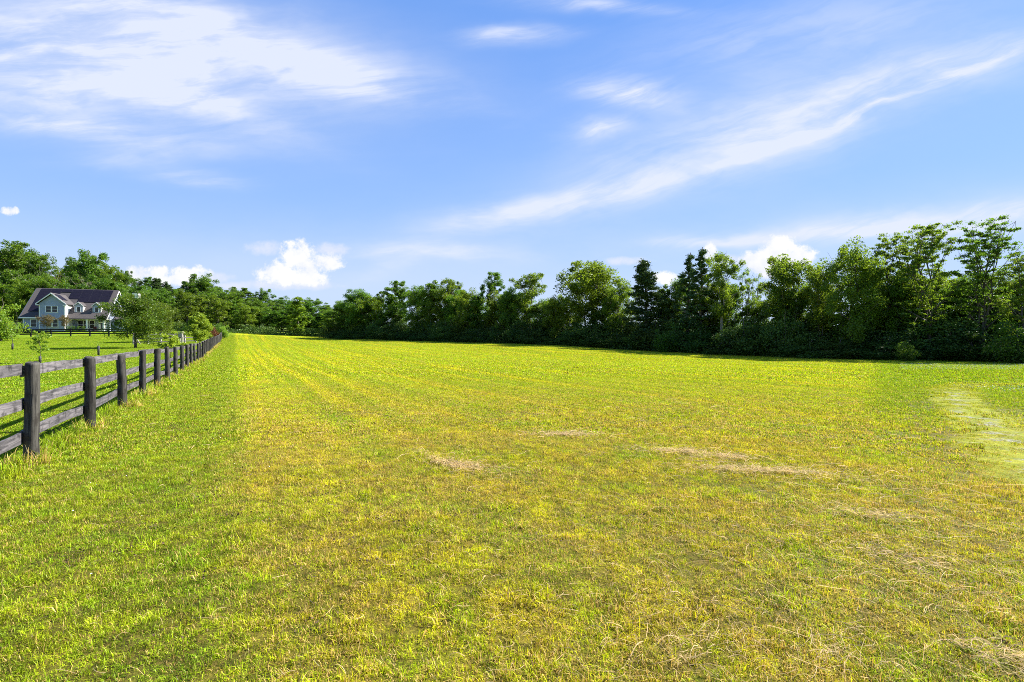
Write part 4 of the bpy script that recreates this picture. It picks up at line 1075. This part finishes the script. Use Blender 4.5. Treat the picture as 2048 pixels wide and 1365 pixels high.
def house():
    Y0 = 108.0; X0 = (46 - 1024) / 1000 * Y0; zb = CAMZ + (682 - 662) / 1000 * Y0
    root = empty('farmhouse', (X0, Y0, zb), R(20))
    tag(root, 'blue-grey two-storey farmhouse with white trim, dormers and solar panels on a steep dark roof', 'house')
    U = 14.6; EZ = 3.35; VR = 6.4; RZ = 9.75; OV = .45
    sl_ = (RZ - EZ) / VR
    # walls: left wing and body, recessed porch from u=7.7
    mb = MB()
    mb.box(0, 3.25, 0, 12.8, -1.6, EZ); mb.box(3.25, 7.66, -1.1, 12.8, -1.6, 6.05)
    mb.box(7.66, U, 2.4, 12.8, -1.6, EZ + 1.0)
    # gable ends
    for ua, ub in ((0, .2), (U - .2, U)):
        mb.prism([(0.0, EZ), (VR, RZ - .12), (12.8, EZ)], 0, ua, ub)
    # bay gable
    mb.prism([(3.25, 6.05), (7.66, 6.05), (5.455, 8.0)], 1, -1.1, -.9)
    mb.obj('wall', M['siding'], root)
    # sunlit side face of the bay is painted white further down
    # roof
    mb = MB(); th = .16
    def plane(u0, u1, v0, v1):
        z0_, z1_ = EZ + sl_ * v0, EZ + sl_ * v1
        mb.prism([(v0, z0_ + .02), (v1, z1_ + .02), (v1, z1_ + .02 + th), (v0, z0_ + .02 + th)], 0, u0, u1)
    plane(-OV, 3.24, -OV, VR); plane(3.24, 7.67, 2.0, VR); plane(7.67, U + OV, -OV - .25, VR)
    mb.prism([(VR, RZ + .02), (VR * 2 + OV, EZ - sl_ * OV), (VR * 2 + OV, EZ - sl_ * OV + th), (VR, RZ + .02 + th)], 0, -OV, U + OV)
    mb.obj('roof', M['roof'], root)
    # white rake boards and fascia
    def rake(u):
        m2 = MB(); m2.prism([(-OV, EZ - sl_ * OV - .18), (VR, RZ - .18), (VR, RZ + .0), (-OV, EZ - sl_ * OV + .0)], 0, u, u + .12)
        m2.prism([(VR + .01, RZ - .18), (VR * 2 + OV, EZ - sl_ * OV - .18), (VR * 2 + OV, EZ - sl_ * OV), (VR + .01, RZ)], 0, u, u + .12); return m2
    rake(-OV - .125).obj('rake_board', M['trim'], root); rake(U + OV + .005).obj('rake_board', M['trim'], root)
    m2 = MB(); m2.box(-OV, 3.2, -OV - .12, -OV - .003, EZ - sl_ * OV - .16, EZ - sl_ * OV + .08); m2.obj('fascia', M['trim'], root)
    # bay roof
    by0, by1 = -1.55, 5.0; pk = 8.18; bu = 5.455; hw = 2.2 + OV; ez = 6.05 - .28
    for sg in (-1, 1):
        m2 = MB(); pr = [(bu, pk), (bu + sg * hw, ez + .08), (bu + sg * hw, ez + .22), (bu, pk + .15)]
        m2.prism(pr, 1, by0, by1); m2.obj('roof', M['roof'], root)
        m2 = MB(); pr = [(bu, pk - .12), (bu + sg * (hw + .02), ez - .04), (bu + sg * (hw + .02), ez + .16), (bu, pk + .12)]
        m2.prism(pr, 1, by0 - .10, by0 - .003); m2.obj('rake_board', M['trim'], root)
        m2 = MB(); u_ = bu + sg * hw; m2.box(min(u_, u_ - sg * .55), max(u_, u_ - sg * .55), by0 - .10, -1.0, ez - .22, ez - .045); m2.obj('eave_return', M['trim'], root)
    # corner boards
    for u0, u1, v0, v1, z0_, z1_ in ((-.03, .16, -.03, .12, -1, EZ - .3), (7.55, 7.72, -1.13, -.95, -1.0, 5.75), (3.20, 3.36, -1.13, -.95, -1.0, 5.75)):
        m2 = MB(); m2.box(u0, u1, v0, v1, z0_, z1_); m2.obj('corner_board', M['trim'], root)
    m2 = MB(); m2.box(7.665, 7.70, -.94, 2.3, -1.0, 5.8); m2.obj('side_cladding', M['trim'], root)  # white sheet paints the sunlit look onto the bay's right side wall
    # windows
    def window(u, v, z, w_, h_, parent=root, cols=1):
        m2 = MB(); t_ = .11
        m2.box(u - t_, u + w_ + t_, v - .07, v - .003, z - t_, z); m2.box(u - t_, u + w_ + t_, v - .07, v - .003, z + h_, z + h_ + t_)
        m2.box(u - t_, u, v - .07, v - .003, z + .001, z + h_ - .001); m2.box(u + w_, u + w_ + t_, v - .07, v - .003, z + .001, z + h_ - .001)
        wn_ = empty('window', (0, 0, 0)); wn_.parent = parent
        m2.obj('frame', M['trim'], wn_)
        m3 = MB(); m3.box(u + .002, u + w_ - .002, v - .03, v - .006, z + .002, z + h_ - .002); m3.obj('pane', M['glass'], wn_)
        m4 = MB(); m4.box(u + .003, u + w_ - .003, v - .06, v - .032, z + h_ * .5 - .03, z + h_ * .5 + .03); m4.obj('sash_bar', M['trim'], wn_)
        return wn_
    window(1.38, 0, .95, .95, 1.55)
    window(4.42, -1.1, 4.15, .86, 1.25); window(5.50, -1.1, 4.15, .86, 1.25)
    window(4.52, -1.1, .95, .86, 1.55); window(5.60, -1.1, .95, .86, 1.55)
    for k in range(3): window(8.75 + k * 1.06, 2.4, .72, .86, 1.75)
    # door
    d = empty('door', (0, 0, 0)); d.parent = root
    m2 = MB(); m2.box(12.55, 12.72, 2.30, 2.395, .05, 2.75); m2.box(13.72, 13.89, 2.30, 2.395, .05, 2.75); m2.box(12.72, 13.72, 2.30, 2.395, 2.62, 2.75); m2.box(12.72, 13.72, 2.31, 2.395, 2.16, 2.24); m2.obj('frame', M['trim'], d)
    m2 = MB(); m2.box(12.725, 13.715, 2.34, 2.39, .05, 2.155); m2.obj('leaf', M['door'], d)
    m2 = MB(); m2.box(12.93, 13.50, 2.325, 2.338, .55, 2.0); m2.obj('glass', M['glass'], d)
    m2 = MB(); m2.box(12.73, 13.71, 2.34, 2.38, 2.25, 2.61); m2.obj('transom', M['glass'], d)
    # porch
    m2 = MB(); m2.box(7.75, U + .2, -.35, 2.38, -1.2, .03); m2.obj('porch_floor', M['porchfloor'], root)
    m2 = MB(); m2.box(7.74, U + .45, -.55, -.27, 2.62, EZ - .42); m2.obj('porch_beam', M['trim'], root)
    m2 = MB(); m2.box(7.74, U + .45, -.26, 2.38, 2.72, 2.80); m2.obj('porch_ceiling', M['trim'], root)
    for u in (7.95, 11.35, 14.4):
        m2 = MB(); m2.box(u - .13, u + .13, -.51, -.27, .03, 2.62); m2.box(u - .17, u + .17, -.55, -.23, .035, .22); m2.box(u - .17, u + .17, -.555, -.225, 2.46, 2.61)
        m2.obj('porch_post', M['trim'], root)
    # dormers
    for uc in (9.45, 12.75):
        dm = empty('dormer', (0, 0, 0)); dm.parent = root; v0 = .75; hw_ = .72; zb_ = EZ + sl_ * v0 - .1
        m2 = MB(); m2.box(uc - hw_, uc + hw_, v0, 3.0, zb_, 5.75); m2.prism([(uc - hw_, 5.75), (uc + hw_, 5.75), (uc, 6.42)], 1, v0, v0 + .15); m2.obj('wall', M['siding'], dm)
        for sg in (-1, 1):
            m3 = MB(); m3.prism([(uc, 6.50), (uc + sg * (hw_ + .2), 5.66), (uc + sg * (hw_ + .2), 5.78), (uc, 6.62)], 1, v0 - .2, 3.6); m3.obj('roof', M['roof'], dm)
            m3 = MB(); m3.prism([(uc, 6.42), (uc + sg * (hw_ + .22), 5.56), (uc + sg * (hw_ + .22), 5.72), (uc, 6.60)], 1, v0 - .29, v0 - .203); m3.obj('rake_board', M['trim'], dm)
            u_ = uc + sg * (hw_ + .005); m3 = MB(); m3.box(min(u_, u_ + sg * .04), max(u_, u_ + sg * .04), v0 + .01, 1.9, zb_ + .3, 5.62); m3.obj('cheek', M['trim'], dm)
        m3 = MB(); t_ = .09
        a, b, c_, e_ = uc - .30, uc + .30, zb_ + .38, zb_ + 1.45
        m3.box(a - t_, b + t_, v0 - .06, v0 - .003, c_ - t_, c_); m3.box(a - t_, b + t_, v0 - .06, v0 - .003, e_, e_ + t_); m3.box(a - t_, a, v0 - .06, v0 - .003, c_, e_); m3.box(b, b + t_, v0 - .06, v0 - .003, c_, e_)
        m3.obj('window_frame', M['trim'], dm)
        m3 = MB(); m3.box(a + .002, b - .002, v0 - .03, v0 - .005, c_, e_); m3.obj('window_pane', M['glass'], dm)
    # solar panels on the main slope
    sang = math.atan(sl_); SL = VR / math.cos(sang)
    rows = {0: 7, 1: 4, 2: 1, 3: 3, 4: 4, 5: 4, 6: 4}
    for c_ in range(7):
        for r_ in range(rows[c_]):
            s1 = SL - .35 - r_ * 1.10; s0 = s1 - 1.07; u0 = .62 + c_ * 1.93; u1 = u0 + 1.90
            o = empty('solar_panel', (0, 0, 0)); o.parent = root
            Mx = Matrix.Translation((0, 0, EZ + .02 + th / math.cos(sang) + .03)) @ Matrix.Rotation(sang, 4, 'X')
            m2 = MB(); m2.box(u0 + .02, u1 - .02, s0 + .02, s1 - .02, .012, .05, Mx); m2.obj('cells', M['solar'], o)
            m2 = MB(); m2.box(u0, u1, s0, s1, 0, .040, Mx); m2.obj('frame', M['solarframe'], o)
    an_ = math.atan2(pk - ez - .08, hw)
    for k in range(2):
        o = empty('solar_panel', (0, 0, 0)); o.parent = root
        Mx = Matrix.Translation((bu, 0, pk + .19)) @ Matrix.Rotation(an_, 4, 'Y')
        m2 = MB(); m2.box(.45, 2.3, .2 + k * 1.1 - 1.0, 1.25 + k * 1.1 - 1.0, .012, .05, Mx); m2.obj('cells', M['solar'], o)
        m2 = MB(); m2.box(.43, 2.32, .18 + k * 1.1 - 1.0, 1.27 + k * 1.1 - 1.0, 0, .04, Mx); m2.obj('frame', M['solarframe'], o)
    # side wing with chimney
    m2 = MB(); m2.box(U + .02, U + 3.4, 3.6, 9.5, -1.6, 2.9); m2.obj('side_wing', M['siding'], root)
    m2 = MB(); m2.prism([(3.2, 2.75), (6.55, 4.6), (9.9, 2.75), (9.9, 2.92), (6.55, 4.8), (3.2, 2.92)], 0, U + .46, U + 3.7); m2.obj('wing_roof', M['roof'], root)
    ch = empty('chimney', (0, 0, 0)); ch.parent = root
    m2 = MB(); m2.box(U + 3.45, U + 4.35, 5.9, 7.0, -1.6, 7.9); m2.obj('stack', M['trim'], ch)
    m2 = MB(); m2.box(U + 3.3, U + 4.5, 5.75, 7.15, 7.91, 9.3); m2.obj('shroud', M['trim'], ch)
    m2 = MB(); m2.box(U + 3.22, U + 4.58, 5.67, 7.23, 9.31, 9.45); m2.obj('cap', M['solarframe'], ch)
    return root, zb
HR, HZ = house()
def hloc(u, v, z=0.0):
    p = Matrix.Translation(HR.location) @ Matrix.Rotation(R(20), 4, 'Z') @ Vector((u, v, z)); return p
# shrubs at the porch
ORDP = ['first', 'second', 'third', 'fourth']
for k, u in enumerate((8.3, 9.2, 10.1, 11.0)):
    p = hloc(u, -1.0); tree('flowerbush', p.x, p.y, 1.25, 1.35, 'low green bush, ' + ORDP[k] + ' from the left along the porch edge', 'bushes along the porch', k * 1.3, 'bush', 'bush', .0)
# porch chair
p = hloc(12.05, 1.5, .035); e = empty('porch_chair', p, R(20)); tag(e, 'dark red armchair on the porch left of the front door', 'chair')
mb = MB(); mb.box(-.3, .3, -.28, .28, .38, .45); mb.obj('seat', M['dark'], e)
mb = MB(); mb.box(-.3, .3, .285, .34, .40, 1.1); mb.obj('backrest', M['dark'], e)
for sx in (-.3, .24):
    for sy in (-.28, .22):
        mb = MB(); mb.box(sx, sx + .06, sy, sy + .06, 0, .378); mb.obj('leg', M['dark'], e)

# ------------------------------------------------------------------ labels of the repeated plants, told apart by their order along the row
ORD = ['first', 'second', 'third', 'fourth', 'fifth', 'sixth', 'seventh', 'eighth', 'ninth', 'tenth', 'eleventh', 'twelfth', 'thirteenth', 'fourteenth', 'fifteenth', 'sixteenth', 'seventeenth', 'eighteenth', 'nineteenth']
TENS = ['', '', 'twent', 'thirt', 'fort']
def ordw(n):
    if n <= 19: return ORD[n - 1]
    t_, u_ = divmod(n, 10)
    return TENS[t_] + ('ieth' if u_ == 0 else 'y-' + ORD[u_ - 1])
def relabel(objs, fmt):
    objs = sorted(objs, key=lambda o: o.location.x / o.location.y)
    for i, o in enumerate(objs, 1): o['label'] = fmt(ordw(i), o)
def crownword(o):
    n = next(c.data.name for c in bpy.data.objects if c.parent == o and 'crown' in c.data.name)
    return {'woodA': 'full round', 'woodB': 'yellow-green round', 'woodC': 'narrow topped', 'woodD': 'loose crowned', 'pine_': 'dark pointed'}.get(n[:5], 'bushy')
tops = [o for o in bpy.data.objects if o.type == 'EMPTY' and o.get('label', '').startswith('@')]
for key, where in (('@house', 'house wood'), ('@garden', 'garden wood'), ('@field', 'far field wood')):
    for lo, hi, row in ((0, 138, 'front row'), (138, 150, 'middle row'), (150, 999, 'skyline row')):
        relabel([o for o in tops if o['label'] == key and lo <= o.location.y < hi], lambda w_, o, row=row, where=where: crownword(o) + ' tree, ' + w_ + ' from left in ' + row + ' of ' + where)
relabel([o for o in tops if o['label'] == '@front'], lambda w_, o: 'dark leafy shrub, ' + w_ + ' from left at the hedgerow foot')
relabel([o for o in tops if o['label'] == '@thick'], lambda w_, o: 'tall thicket shrub, ' + w_ + ' from left behind the front hedgerow shrubs')
relabel([o for o in tops if o['label'] == '@fill'], lambda w_, o: 'low filler tree, ' + w_ + ' of its kind from left in hedgerow')
